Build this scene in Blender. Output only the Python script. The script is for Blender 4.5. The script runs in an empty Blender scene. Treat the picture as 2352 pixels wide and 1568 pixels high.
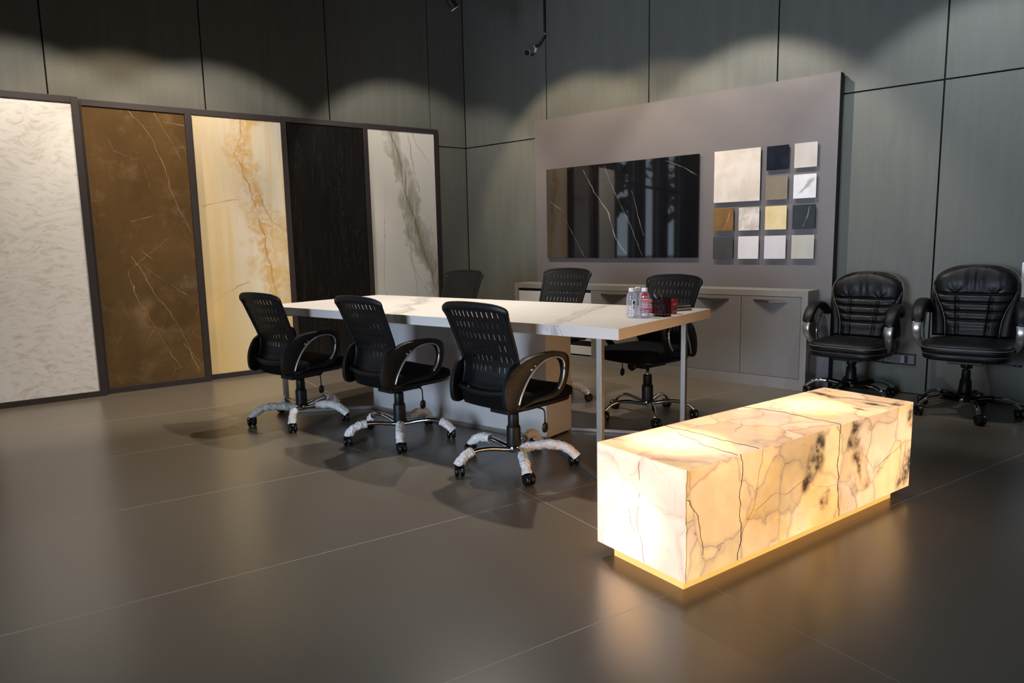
import bpy, math, random
from mathutils import Vector, Matrix, noise
R = math.radians
S = bpy.context.scene
COL = S.collection
random.seed(7)

# ------------------------------------------------------------------ camera, world, lights
cam_d = bpy.data.cameras.new('camera'); cam = bpy.data.objects.new('camera', cam_d); COL.objects.link(cam)
S.camera = cam
YAW, PITCH, ROLL = -0.71608301, -0.13910262, -0.02074794
F = Vector((math.sin(YAW)*math.cos(PITCH), math.cos(YAW)*math.cos(PITCH), math.sin(PITCH)))
r0 = Vector((math.cos(YAW), -math.sin(YAW), 0)); u0 = r0.cross(F)
RT = r0*math.cos(ROLL) + u0*math.sin(ROLL); UP = -r0*math.sin(ROLL) + u0*math.cos(ROLL)
m = Matrix((RT, UP, -F)).transposed().to_4x4(); m.translation = Vector((5.92492, -6.05916, 1.22217))
cam.matrix_world = m
cam_d.sensor_width = 36; cam_d.lens = 1615.92/2352*36; cam_d.clip_start = 0.05; cam_d.clip_end = 200

S.view_settings.view_transform = 'Standard'; S.view_settings.look = 'None'
S.view_settings.gamma = 1; S.view_settings.use_curve_mapping = False
S.view_settings.exposure = 0.0

world = bpy.data.worlds.new('world'); S.world = world; world.use_nodes = True
wn = world.node_tree; wn.nodes.clear()
wo = wn.nodes.new('ShaderNodeOutputWorld'); wb = wn.nodes.new('ShaderNodeBackground')
wb.inputs[0].default_value = (0.74, 0.84, 1.0, 1); wb.inputs[1].default_value = 1.5     # bright overcast sky
wn.links.new(wb.outputs[0], wo.inputs[0])

LW = -0.218811258          # direction of the left wall
LX = Vector((math.cos(LW), math.sin(LW), 0)); LY = Vector((-math.sin(LW), math.cos(LW), 0))
def LP(x, y, z=0): return LX*x + LY*y + Vector((0, 0, z))

def area(name, loc, target, sx, sy, energy, color):
    l = bpy.data.lights.new(name, 'AREA'); l.shape = 'RECTANGLE'; l.size = sx; l.size_y = sy
    l.energy = energy; l.color = color
    o = bpy.data.objects.new(name, l); COL.objects.link(o); o.location = loc
    o.rotation_euler = (Vector(target)-Vector(loc)).to_track_quat('-Z', 'Y').to_euler()
    return o
COOL = (0.66, 0.78, 1.0)
# daylight falling in through the shop windows beside and behind the camera
area('daylight_door', (4.1, -10.92, 1.3), (4.1, -5, 1.3), 1.8, 2.2, 560, COOL)
for i_, (c_, w_) in enumerate(((-6.25, 1.0), (-7.75, 1.0), (-9.25, 1.0))):
    q_ = area('sky_portal', LP(-0.3, c_, 1.7), LP(3, c_, 1.7), w_, 3.1, 1, (1, 1, 1)); q_.data.cycles.is_portal = True
q_ = area('sky_portal', (.6, -10.8, 1.7), (.6, -5, 1.7), 1.1, 3.1, 1, (1, 1, 1)); q_.data.cycles.is_portal = True

# ------------------------------------------------------------------ mesh helpers
class MB:
    def __init__(s): s.v = []; s.f = []; s.m = []; s.s = []
    def add(s, vs, fs, mi=0, sm=False):
        b = len(s.v); s.v += [tuple(v) for v in vs]
        for f in fs: s.f.append([b+i for i in f]); s.m.append(mi); s.s.append(sm)
        return s
    def box(s, x0, x1, y0, y1, z0, z1, mi=0, M=None):
        vs = [Vector((x, y, z)) for z in (z0, z1) for y in (y0, y1) for x in (x0, x1)]
        if M: vs = [M @ v for v in vs]
        return s.add(vs, [(0,2,3,1),(4,5,7,6),(0,1,5,4),(2,6,7,3),(0,4,6,2),(1,3,7,5)], mi)
    def prism(s, pts, a, b, axis='x', mi=0, sm=False):
        n = len(pts)
        def P(p, t): return (t, p[0], p[1]) if axis == 'x' else ((p[0], t, p[1]) if axis == 'y' else (p[0], p[1], t))
        vs = [P(p, a) for p in pts] + [P(p, b) for p in pts]
        s.add(vs, [tuple(range(n))[::-1], tuple(range(n, 2*n))], mi)
        return s.add(vs, [(i, (i+1) % n, n+(i+1) % n, n+i) for i in range(n)], mi, sm)
    def lathe(s, prof, seg=32, mi=0, c=(0,0,0), M=None, cap=True, sm=True):
        vs = []
        for r, z in prof:
            for k in range(seg):
                a = 2*math.pi*k/seg; v = Vector((c[0]+r*math.cos(a), c[1]+r*math.sin(a), c[2]+z))
                vs.append(M @ v if M else v)
        fs = [(i*seg+k, i*seg+(k+1) % seg, (i+1)*seg+(k+1) % seg, (i+1)*seg+k) for i in range(len(prof)-1) for k in range(seg)]
        s.add(vs, fs, mi, sm)
        if cap:
            n = len(prof)-1
            s.add([vs[k] for k in range(seg)], [tuple(range(seg))[::-1]], mi)
            s.add([vs[n*seg+k] for k in range(seg)], [tuple(range(seg))], mi)
        return s
    def sweep(s, path, ra, rb=None, up=(0,0,1), seg=12, mi=0, closed=False, warp=None, cap=True, power=1.0):
        path = [Vector(p) for p in path]; n = len(path); up = Vector(up); vs = []
        for i, p in enumerate(path):
            t = (path[(i+1) % n]-path[i-1]) if closed else (path[min(i+1, n-1)]-path[max(i-1, 0)])
            t.normalize(); a = t.cross(up)
            if a.length < 1e-4: a = t.cross(Vector((1, 0, 0)))
            a.normalize(); b = a.cross(t); b.normalize()
            A = ra[i] if isinstance(ra, (list, tuple)) else ra
            B = A if rb is None else (rb[i] if isinstance(rb, (list, tuple)) else rb)
            for k in range(seg):
                w = 2*math.pi*k/seg; c, q = math.cos(w), math.sin(w)
                c = math.copysign(abs(c)**power, c); q = math.copysign(abs(q)**power, q)
                v = p+a*(A*c)+b*(B*q)
                if warp: v = warp(v, p)
                vs.append(v)
        R_ = n if closed else n-1
        fs = [(i*seg+k, i*seg+(k+1) % seg, ((i+1) % n)*seg+(k+1) % seg, ((i+1) % n)*seg+k) for i in range(R_) for k in range(seg)]
        s.add(vs, fs, mi, True)
        if cap and not closed:
            s.add(vs[:seg], [tuple(range(seg))[::-1]], mi); s.add(vs[-seg:], [tuple(range(seg))], mi)
        return s
    def grid(s, fn, nu, nv, mi=0, flip=False, sm=True):
        vs = [fn(i/nu, j/nv) for j in range(nv+1) for i in range(nu+1)]
        W = nu+1
        fs = [(j*W+i, j*W+i+1, (j+1)*W+i+1, (j+1)*W+i) for j in range(nv) for i in range(nu)]
        if flip: fs = [f[::-1] for f in fs]
        return s.add(vs, fs, mi, sm)
    def cushion(s, w, d, h, c=(0,0,0), e1=.45, e2=.35, nu=48, nv=20, mi=0, fn=None):
        def sp(x, e): return math.copysign(abs(x)**e, x)
        def f(u, v):
            a = u*2*math.pi; b = (v-.5)*math.pi
            x = w/2*sp(math.cos(b), e1)*sp(math.cos(a), e2); y = d/2*sp(math.cos(b), e1)*sp(math.sin(a), e2); z = h/2*sp(math.sin(b), e1)
            v3 = Vector((x, y, z))
            if fn: v3 = fn(v3)
            return v3+Vector(c)
        return s.grid(f, nu, nv, mi)
    def build(s, name, mats, parent=None, bevel=0, weld=True):
        me = bpy.data.meshes.new(name); me.from_pydata(s.v, [], s.f); me.update()
        if not isinstance(mats, (list, tuple)): mats = [mats]
        for m_ in mats: me.materials.append(m_)
        for p, mi, sm in zip(me.polygons, s.m, s.s): p.material_index = mi; p.use_smooth = sm
        o = bpy.data.objects.new(name, me); COL.objects.link(o)
        if parent is not None: o.parent = parent
        if weld:
            w = o.modifiers.new('weld', 'WELD'); w.merge_threshold = 1e-5
        if bevel:
            b = o.modifiers.new('bevel', 'BEVEL'); b.width = bevel; b.segments = 2; b.limit_method = 'ANGLE'; b.angle_limit = R(40)
        return o

def tag(o, label=None, cat=None, group=None, kind=None):
    if label: o['label'] = label
    if cat: o['category'] = cat
    if group: o['group'] = group
    if kind: o['kind'] = kind
    return o
def thing(name, label, cat, loc=(0,0,0), rz=0, group=None):
    o = bpy.data.objects.new(name, None); COL.objects.link(o); o.location = loc; o.rotation_euler = (0, 0, rz)
    o.empty_display_size = .1
    return tag(o, label, cat, group)
def copy_tree(o, parent=None):
    c = o.copy(); COL.objects.link(c); c.parent = parent
    for ch in list(o.children): copy_tree(ch, c)
    return c
def smooth(pts, n=6, closed=False):
    """Catmull-Rom through points"""
    P = [Vector(p) for p in pts]; out = []; N = len(P)
    for i in range(N if closed else N-1):
        if closed: p0, p1, p2, p3 = P[i-1], P[i], P[(i+1) % N], P[(i+2) % N]
        else: p0, p1, p2, p3 = P[max(i-1, 0)], P[i], P[i+1], P[min(i+2, N-1)]
        for k in range(n):
            t = k/n
            out.append(.5*((2*p1)+(p2-p0)*t+(2*p0-5*p1+4*p2-p3)*t*t+(-p0+3*p1-3*p2+p3)*t**3))
    if not closed: out.append(P[-1])
    return out
def interp(tab, x):
    if x <= tab[0][0]: return tab[0][1]
    for (a, fa), (b, fb) in zip(tab, tab[1:]):
        if x <= b:
            t = (x-a)/(b-a); t = t*t*(3-2*t) if False else t
            return fa+(fb-fa)*t
    return tab[-1][1]

# ------------------------------------------------------------------ material helpers
def sr(r, g, b):
    f = lambda c: (c/255/12.92) if c/255 <= .04045 else ((c/255+.055)/1.055)**2.4
    return (f(r), f(g), f(b), 1)
class NT:
    def __init__(s, name):
        s.mat = bpy.data.materials.new(name); s.mat.use_nodes = True; s.t = s.mat.node_tree; s.t.nodes.clear()
        s.out = s.t.nodes.new('ShaderNodeOutputMaterial'); s._c = None
    def node(s, typ, **kw):
        n = s.t.nodes.new(typ)
        for k, v in kw.items(): setattr(n, k, v)
        return n
    def put(s, sock, v):
        if isinstance(v, bpy.types.NodeSocket): s.t.links.new(v, sock)
        elif v is not None:
            try: sock.default_value = v
            except Exception: sock.default_value = v[:3]
    def obj(s):
        if s._c is None: s._c = s.node('ShaderNodeTexCoord').outputs['Object']
        return s._c
    def math(s, op, a, b=None, c=None, clamp=False):
        n = s.node('ShaderNodeMath', operation=op); n.use_clamp = clamp
        s.put(n.inputs[0], a)
        if b is not None: s.put(n.inputs[1], b)
        if c is not None: s.put(n.inputs[2], c)
        return n.outputs[0]
    def xyz(s, v=None):
        n = s.node('ShaderNodeSeparateXYZ'); s.put(n.inputs[0], v or s.obj()); return n.outputs
    def comb(s, x, y, z):
        n = s.node('ShaderNodeCombineXYZ'); s.put(n.inputs[0], x); s.put(n.inputs[1], y); s.put(n.inputs[2], z); return n.outputs[0]
    def map(s, v=None, loc=(0,0,0), rot=(0,0,0), sc=(1,1,1)):
        n = s.node('ShaderNodeMapping'); s.put(n.inputs[0], v or s.obj())
        n.inputs[1].default_value = loc; n.inputs[2].default_value = rot; n.inputs[3].default_value = sc; return n.outputs[0]
    def noise(s, v, scale, detail=4, rough=.55, dist=0):
        n = s.node('ShaderNodeTexNoise'); s.put(n.inputs['Vector'], v); n.inputs['Scale'].default_value = scale
        n.inputs['Detail'].default_value = detail; n.inputs['Roughness'].default_value = rough; n.inputs['Distortion'].default_value = dist
        return n.outputs[0]
    def vor(s, v, scale, feature='F1', out=0, rnd=1):
        n = s.node('ShaderNodeTexVoronoi', feature=feature); s.put(n.inputs['Vector'], v); n.inputs['Scale'].default_value = scale
        n.inputs['Randomness'].default_value = rnd
        return n.outputs[out]
    def step(s, v, lo, hi, a=0., b=1.):
        n = s.node('ShaderNodeMapRange', interpolation_type='SMOOTHSTEP'); s.put(n.inputs[0], v); s.put(n.inputs[1], lo); s.put(n.inputs[2], hi)
        s.put(n.inputs[3], a); s.put(n.inputs[4], b); return n.outputs[0]
    def mix(s, f, a, b, mode='MIX'):
        n = s.node('ShaderNodeMix', data_type='RGBA', blend_type=mode); s.put(n.inputs[0], f); s.put(n.inputs[6], a); s.put(n.inputs[7], b)
        return n.outputs[2]
    def ramp(s, f, stops):
        n = s.node('ShaderNodeValToRGB'); s.put(n.inputs[0], f); e = n.color_ramp.elements
        while len(e) < len(stops): e.new(.5)
        for el, (p, c) in zip(e, stops): el.position = p; el.color = c if len(c) == 4 else (*c, 1)
        return n.outputs[0]
    def curve(s, f, pts):
        n = s.node('ShaderNodeFloatCurve'); s.put(n.inputs['Value'], f); c = n.mapping.curves[0]
        while len(c.points) < len(pts): c.points.new(.5, .5)
        for p, (x, y) in zip(c.points, pts): p.location = (x, y); p.handle_type = 'VECTOR'
        n.mapping.update(); return n.outputs[0]
    def bump(s, h, strength=.2, dist=.01):
        n = s.node('ShaderNodeBump'); s.put(n.inputs['Height'], h); n.inputs['Strength'].default_value = strength; n.inputs['Distance'].default_value = dist
        return n.outputs[0]
    def bsdf(s, col, rough=.5, metal=0, spec=None, bump=None, coat=0, emis=None, estr=1, trans=0, ior=1.45, alpha=None, link=True):
        n = s.node('ShaderNodeBsdfPrincipled'); s.put(n.inputs['Base Color'], col); s.put(n.inputs['Roughness'], rough); s.put(n.inputs['Metallic'], metal)
        if spec is not None: n.inputs['Specular IOR Level'].default_value = spec
        if bump is not None: s.put(n.inputs['Normal'], bump)
        if coat: n.inputs['Coat Weight'].default_value = coat; n.inputs['Coat Roughness'].default_value = .03
        if emis is not None: s.put(n.inputs['Emission Color'], emis); s.put(n.inputs['Emission Strength'], estr)
        if trans: n.inputs['Transmission Weight'].default_value = trans
        n.inputs['IOR'].default_value = ior
        if alpha is not None: s.put(n.inputs['Alpha'], alpha)
        if link: s.t.links.new(n.outputs[0], s.out.inputs[0])
        return n.outputs[0]
    def vein(s, across, along, pts, width, warp=.03, wscale=3., seed=0., fade=None, sharp=1.0):
        """mask of a vein; across/along in metres, pts = [(along 0..1, across 0..1)] given as values after /4+.5 scaling"""
        P = sorted(pts); lo, hi = P[0][0], P[-1][0]
        t = s.math('DIVIDE', s.math('SUBTRACT', along, lo), hi-lo)
        c = s.curve(t, [((a-lo)/(hi-lo), b/8+.5) for a, b in P])
        c = s.math('MULTIPLY', s.math('SUBTRACT', c, .5), 8.)
        v = s.comb(across, along, seed)
        w1 = s.math('MULTIPLY', s.math('SUBTRACT', s.noise(v, wscale, 6, .6), .5), warp*2)
        d = s.math('ABSOLUTE', s.math('SUBTRACT', s.math('SUBTRACT', across, c), w1))
        wn_ = s.noise(s.map(v, (3.3, 7.7, 1)), wscale*1.3, 3)
        wd = s.math('MULTIPLY', s.step(wn_, .3, .7, .35, 1.6), width)
        m_ = s.math('SUBTRACT', 1., s.math('DIVIDE', d, wd, clamp=True), clamp=True)
        m_ = s.math('POWER', m_, sharp)
        lim = s.math('MULTIPLY', s.step(along, lo, lo+.03), s.step(along, hi-.03, hi, 1., 0.))
        return s.math('MULTIPLY', m_, lim)
def simple(name, col, rough=.5, metal=0, **kw):
    n = NT(name); n.bsdf(col, rough, metal, **kw); return n.mat
def varied(name, col, rough=.5, metal=0, amt=.15, scale=20, bstr=.05, **kw):
    n = NT(name); f = n.noise(n.obj(), scale, 5)
    c = n.mix(f, tuple(x*(1-amt) for x in col[:3])+(1,), tuple(min(1, x*(1+amt)) for x in col[:3])+(1,))
    n.bsdf(c, n.step(f, .2, .8, rough*.9, min(1, rough*1.1)), metal, bump=n.bump(f, bstr, .002), **kw); return n.mat

def mat_concrete():
    n = NT('cast_concrete'); g = n.node('ShaderNodeNewGeometry').outputs['Position']
    x, y, z = n.xyz(g); h = n.math('ADD', x, n.math('MULTIPLY', y, 1.3))
    v = n.comb(h, 0., z)
    streak = n.noise(n.map(v, sc=(5, 1, .6)), 2.0, 5, .55, .5)
    fine = n.noise(n.map(v, sc=(22, 1, 1.2)), 2.0, 4, .6)
    blot = n.noise(v, .8, 5, .6)
    spots = n.step(n.vor(n.map(v, sc=(1, 1, 1)), 2.1), .012, .03, 1., 0.)
    base = n.mix(n.step(streak, .2, .8), sr(99, 99, 93), sr(109, 110, 103))
    base = n.mix(n.math('MULTIPLY', n.step(blot, .35, .75), .5), base, sr(100, 102, 95))
    base = n.mix(n.math('MULTIPLY', n.step(fine, .4, .7), .07), base, sr(130, 132, 126))
    base = n.mix(n.math('MULTIPLY', spots, .7), base, sr(60, 62, 58))
    n.bsdf(base, n.step(streak, .2, .8, .5, .62), spec=.35, bump=n.bump(blot, .05, .01)); return n.mat
def mat_floor():
    n = NT('floor_tiles'); o = n.map(rot=(0, 0, 0)); x, y, z = n.xyz(o)
    def grout(c, pitch, off, w):
        t = n.math('ABSOLUTE', n.math('SUBTRACT', n.math('FRACT', n.math('DIVIDE', n.math('SUBTRACT', c, off), pitch)), .5))
        return n.math('GREATER_THAN', t, .5-w/pitch/2)
    g = n.math('MAXIMUM', grout(x, 1.036, 4.6929, .0035), grout(y, 3.108, -2.3163, .0035))
    cell = n.comb(n.math('FLOOR', n.math('DIVIDE', n.math('SUBTRACT', x, 4.6929), 1.036)), n.math('FLOOR', n.math('DIVIDE', n.math('SUBTRACT', y, -2.3163), 3.108)), 0.)
    wn_ = n.node('ShaderNodeTexWhiteNoise'); n.put(wn_.inputs[0], cell)
    cl = n.noise(o, 1.4, 5, .55); sm_ = n.noise(n.map(sc=(1, 3, 1)), 5, 5, .6); smear = n.noise(n.map(sc=(3, .8, 1), rot=(0, 0, .6)), 2.2, 3)
    base = n.mix(cl, sr(98, 89, 77), sr(103, 94, 82)); base = n.mix(n.math('MULTIPLY', wn_.outputs[0], .16), base, sr(88, 80, 70))
    col = n.mix(n.math('MULTIPLY', g, .75), base, sr(165, 158, 148))
    rough = n.step(cl, .2, .8, .28, .29)
    n.bsdf(col, n.math('ADD', rough, n.math('MULTIPLY', g, .3)), spec=.5, ior=1.8); return n.mat

def mat_onyx(name, e=2.4, white=0.0, seed=0., blots=(), cr=4.0, hot=()):
    """back-lit onyx; e = emission strength, blots = dark inclusions (x,y,z,r,sx,sy,sz), hot = places where the lamp behind is close"""
    n = NT(name); o = n.obj(); ow = n.map(o, loc=(seed, seed*1.7, seed*.6))
    wa = n.noise(ow, 2.5, 3, .5); 
    wv = n.node('ShaderNodeTexNoise'); n.put(wv.inputs['Vector'], ow); wv.inputs['Scale'].default_value = 3.0; wv.inputs['Detail'].default_value = 4
    mv = n.node('ShaderNodeVectorMath', operation='MULTIPLY_ADD'); n.put(mv.inputs[0], wv.outputs['Color']); mv.inputs[1].default_value = (.35, .35, .35); n.put(mv.inputs[2], ow)
    W = mv.outputs[0]
    big = n.vor(W, cr, 'DISTANCE_TO_EDGE'); small = n.vor(n.map(W, (5, 3, 1)), cr*2.1, 'DISTANCE_TO_EDGE')
    crack = n.math('MULTIPLY', n.step(big, .001, .007, 1., 0.), n.step(wa, .35, .6, .15, .85))
    crack2 = n.math('MULTIPLY', n.step(small, .001, .010, 1., 0.), n.step(wa, .42, .62, .5, 0.))
    cellc = n.vor(W, cr, 'F1', 1); cs = n.node('ShaderNodeSeparateColor'); n.put(cs.inputs[0], cellc)
    orange = n.step(n.noise(n.map(ow, (2, 8, 5)), 3.2, 3, .5), .52, .72)
    c = n.mix(cs.outputs[0], (1.0, .68, .32, 1), (1.0, .56, .27, 1)); c = n.mix(n.step(cs.outputs[1], .55, .9), c, (.98, .62, .38, 1))
    c = n.mix(n.math('MULTIPLY', orange, .7), c, (1.0, .50, .10, 1))
    if white: c = n.mix(white, c, (1.0, .76, .78, 1))
    edge = n.math('MULTIPLY', n.step(big, 0., .09, .80, 1.0), n.step(cs.outputs[2], 0., 1., .82, 1.12))
    c = n.mix(n.step(big, 0., .05, .35, 0.), c, (.95, .56, .40, 1))
    val = n.math('MULTIPLY', n.math('MULTIPLY', edge, n.step(n.noise(ow, 1.7, 2), .3, .7, .78, 1.2)), n.step(n.noise(ow, 16, 5, .6), .3, .7, .93, 1.07))
    for (hx, hy, hz, r_, amt) in hot:
        vm = n.node('ShaderNodeVectorMath', operation='DISTANCE'); n.put(vm.inputs[0], W if r_ < .0 else o); vm.inputs[1].default_value = (hx, hy, hz)
        k = n.step(vm.outputs['Value'], r_*.15, r_, amt, 0.)
        val = n.math('ADD', val, k); c = n.mix(n.math('MULTIPLY', k, .3, clamp=True), c, (1, .56, .24, 1))
    c = n.mix(n.math('MULTIPLY', n.math('ADD', crack, crack2, clamp=True), .85), c, (.30, .14, .06, 1)); dark = n.math('MULTIPLY', crack2, 0.)
    for (bx, by, bz, r_, sx, sy, sz) in blots:
        q = n.node('ShaderNodeVectorMath', operation='MULTIPLY_ADD'); n.put(q.inputs[0], wv.outputs['Color']); q.inputs[1].default_value = (.22, .22, .22); n.put(q.inputs[2], o)
        mp = n.map(q.outputs[0], loc=(-(bx+.11)*sx, -(by+.11)*sy, -(bz+.11)*sz), sc=(sx, sy, sz))
        ln = n.node('ShaderNodeVectorMath', operation='LENGTH'); n.put(ln.inputs[0], mp)
        k = n.math('MULTIPLY', n.step(ln.outputs['Value'], r_*.25, r_, 1., 0.), n.step(n.noise(ow, 11, 5, .65), .36, .62, .25, 1.15), clamp=True)
        dark = n.math('MAXIMUM', dark, k)
    c = n.mix(n.math('MULTIPLY', dark, .93), c, (.05, .028, .02, 1))
    base = n.mix(dark, sr(214, 190, 160), sr(45, 38, 34))
    c = n.mix(1., c, (1, .93, .80, 1), 'MULTIPLY')
    n.bsdf(base, .12, spec=.5, emis=c, estr=n.math('MULTIPLY', val, e)); return n.mat

# ------------------------------------------------------------------ structure
M_conc = mat_concrete(); M_gap = simple('joint_black', sr(14, 14, 13), .9); M_floor = mat_floor()
def wall(name, frame, xs, zs, t=.12, mats=None):
    """frame(a, z, d) -> world; a along the wall, d outwards from the face; one slab per panel with open joints"""
    b = MB(); g = .006
    for x0, x1 in zip(xs, xs[1:]):
        for z0, z1 in zip(zs, zs[1:]):
            P = [frame(a, z, d) for d in (0, t*.5) for (a, z) in ((x0+g, z0+g), (x1-g, z0+g), (x1-g, z1-g), (x0+g, z1-g))]
            b.add(P, [(0,1,2,3),(4,7,6,5),(0,4,5,1),(1,5,6,2),(2,6,7,3),(3,7,4,0)], 0)
    P = [frame(a, z, d) for d in (t*.3, t) for (a, z) in ((xs[0], zs[0]), (xs[-1], zs[0]), (xs[-1], zs[-1]), (xs[0], zs[-1]))]
    b.add(P, [(0,1,2,3),(4,7,6,5),(0,4,5,1),(1,5,6,2),(2,6,7,3),(3,7,4,0)], 1)
    return tag(b.build(name, [M_conc, M_gap], weld=False), kind='structure')
CEIL = 4.0
fl = MB().box(-12, 14, -16, 6, -.1, 0)
floor = fl.build('floor', M_floor, bevel=0); floor.rotation_euler = (0, 0, -0.28252); tag(floor, kind='structure')
# the floor's object space is turned with the tiling, keep only the room's part of the slab
floor.location = (0, 0, 0)
wall('wall_back', lambda a, z, d: Vector((a, d, z)), [0, 1.2023, 2.4221, 3.6298, 4.8436, 6.05, 7.26, 8.47, 9.68, 10.9], [0, 2.326, CEIL])
wall('wall_left', lambda a, z, d: LP(-d, a, z), [-5.3, -4.0863, -2.8598, -1.6549, -.4674, 0], [0, 2.326, CEIL])
wall('wall_right', lambda a, z, d: Vector((10.9+d, a, z)), [-10.6, -9.6, -8.4, -7.2, -6, -4.8, -3.6, -2.4, -1.2, 0], [0, 2.326, CEIL])
tag(MB().box(2.6, 2.72, -10.6, -7.0, 0, CEIL).build('wall_light_baffle', M_conc, weld=False), kind='structure')  # unseen baffle, added to keep the door daylight off the left wall
tag(MB().box(-.25, .0, .062, .3, 0, CEIL).box(-.2, -.062, -.02, .062, 0, CEIL).build('light_stop_1', M_gap, weld=False), kind='structure')  # hidden filler added to stop sky light leaking through the corner
M_ceil = simple('ceiling_paint', sr(52, 52, 52), .9)
tag(MB().box(-4, 11.2, -11, .3, CEIL, CEIL+.1).build('ceiling', M_ceil), kind='structure')
# glazed shop front: left side beyond the panels and the wall behind the camera
M_col = varied('brown_stone_cladding', sr(62, 46, 33), .35, amt=.3, scale=6)
M_alu = simple('window_frame_aluminium', sr(120, 122, 125), .4, .8)
def mat_glass():
    n = NT('window_glass'); a = n.node('ShaderNodeBsdfGlossy'); a.inputs['Roughness'].default_value = .02
    t = n.node('ShaderNodeBsdfTransparent'); t.inputs[0].default_value = (.93, .96, .96, 1); mx = n.node('ShaderNodeMixShader'); mx.inputs[0].default_value = .08
    n.t.links.new(t.outputs[0], mx.inputs[1]); n.t.links.new(a.outputs[0], mx.inputs[2]); n.t.links.new(mx.outputs[0], n.out.inputs[0]); return n.mat
M_glass = mat_glass()
def boxf(b, frame, a0, a1, d0, d1, z0, z1, mi=0):
    P = [frame(a, z, d) for d in (d0, d1) for (a, z) in ((a0, z0), (a1, z0), (a1, z1), (a0, z1))]
    b.add(P, [(0,1,2,3),(4,7,6,5),(0,4,5,1),(1,5,6,2),(2,6,7,3),(3,7,4,0)], mi)
fL = lambda a, z, d: LP(-d, a, z); fF = lambda a, z, d: Vector((a, -10.6-d, z))
def facade(wname, frame, spans, a0, a1, wi):
    b = MB(); boxf(b, frame, a0, a1, 0, .25, 3.3, CEIL); edges = [a0]
    for s0, s1 in spans: edges += [s0, s1]
    edges.append(a1)
    for k in range(0, len(edges), 2): boxf(b, frame, edges[k], edges[k+1], 0, .25, 0, 3.3)
    tag(b.build(wname, [M_col], weld=False), kind='structure')
    for s0, s1 in spans:
        f = MB(); w_ = .05
        for q in ((s0, s0+w_, 0, 3.3), (s1-w_, s1, 0, 3.3), (s0, s1, 0, .08), (s0, s1, 3.22, 3.3), (s0, s1, 2.3, 2.35)): boxf(f, frame, q[0], q[1], .08, .14, q[2], q[3])
        o = tag(f.build('window_%d' % wi[0], M_alu, weld=False), kind='structure'); wi[0] += 1
        g = MB(); boxf(g, frame, s0+w_, s1-w_, .10, .108, .08, 3.22); g.build('pane', M_glass, o, weld=False)
wi = [1]
facade('wall_left_facade', fL, [(-10.3, -8.95), (-8.55, -7.3), (-6.9, -5.6)], -10.95, -5.3, wi)
facade('wall_front', fF, [(0., 1.2), (3.1, 5.1)], -2.5, 10.9, wi)
# outside, only ever seen as a reflection in the polished slabs
M_street = simple('street_paving', sr(120, 118, 112), .9)
tag(MB().box(-40, 30, -50, -11.2, -.25, -.13).build('floor_outside', M_street), kind='structure')
M_leaf = varied('leaf_green', sr(58, 74, 44), .7, amt=.5, scale=3)
M_bark = simple('bark', sr(70, 58, 46), .9)
def tree(x, y, h, r_, lab, seed):
    t = thing('street_tree', lab, 'tree', (x, y, -.2), 0, 'trees outside the shop front')
    MB().sweep([(0, 0, 0), (.05, .03, h*.3), (0, 0, h*.62)], [.16, .12, .07], seg=8).build('trunk', M_bark, t)
    rnd = random.Random(seed); b = MB()
    for k in range(420):
        a = rnd.uniform(0, 6.28); q = rnd.uniform(-1, 1); rr = r_*rnd.random()**.4
        c = Vector((math.cos(a)*math.sqrt(1-q*q)*rr, math.sin(a)*math.sqrt(1-q*q)*rr, h*.68+q*rr*.8)); s_ = rnd.uniform(.15, .32)
        u = Vector((rnd.uniform(-1, 1), rnd.uniform(-1, 1), rnd.uniform(-1, 1))).normalized(); w = u.cross(Vector((.3, .2, 1))).normalized()
        b.add([c-u*s_, c-w*s_*.6, c+u*s_, c+w*s_*.6], [(0, 1, 2, 3)])
    b.build('crown', M_leaf, t, weld=False)
tree(-5.2, -9.6, 4.6, 1.9, 'leafy street tree outside the left shop windows', 1)
tree(-9.6, -13.5, 5.2, 2.2, 'tall leafy street tree outside beyond the first tree', 2)
tree(-4.2, -15.5, 4.8, 2.0, 'leafy street tree outside the window behind the camera', 3)

# ------------------------------------------------------------------ slab display panels on the left
M_frame = varied('dark_frame_laminate', sr(50, 44, 45), .5, amt=.06, scale=30)
# slab materials use object coordinates: x = across (0..0.86), z = height
def mat_p1():
    n = NT('white_quartzite_slab'); x, y, z = n.xyz()
    v = n.comb(n.math('ADD', x, n.math('MULTIPLY', n.noise(n.comb(x, 0., z), 2, 2), .25)), 0., n.math('ADD', z, n.math('MULTIPLY', n.noise(n.comb(x, 3., z), 1.3, 3), .55)))
    w = n.map(v, rot=(0, R(14), 0), sc=(3.2, 1, 9.5))
    a = n.noise(w, 3.0, 8, .68, .5); b_ = n.noise(n.map(v, rot=(0, R(-8), 0), sc=(5, 1, 30)), 3.4, 6, .65, .4)
    c = n.mix(n.step(a, .44, .72), sr(222, 220, 219), sr(190, 182, 170)); c = n.mix(n.math('MULTIPLY', n.step(b_, .55, .72), .45), c, sr(182, 173, 160))
    c = n.mix(n.math('MULTIPLY', n.step(n.noise(v, 3, 3), .35, .65), .3), c, sr(230, 229, 229))
    n.bsdf(c, .38, spec=.4); return n.mat
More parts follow.
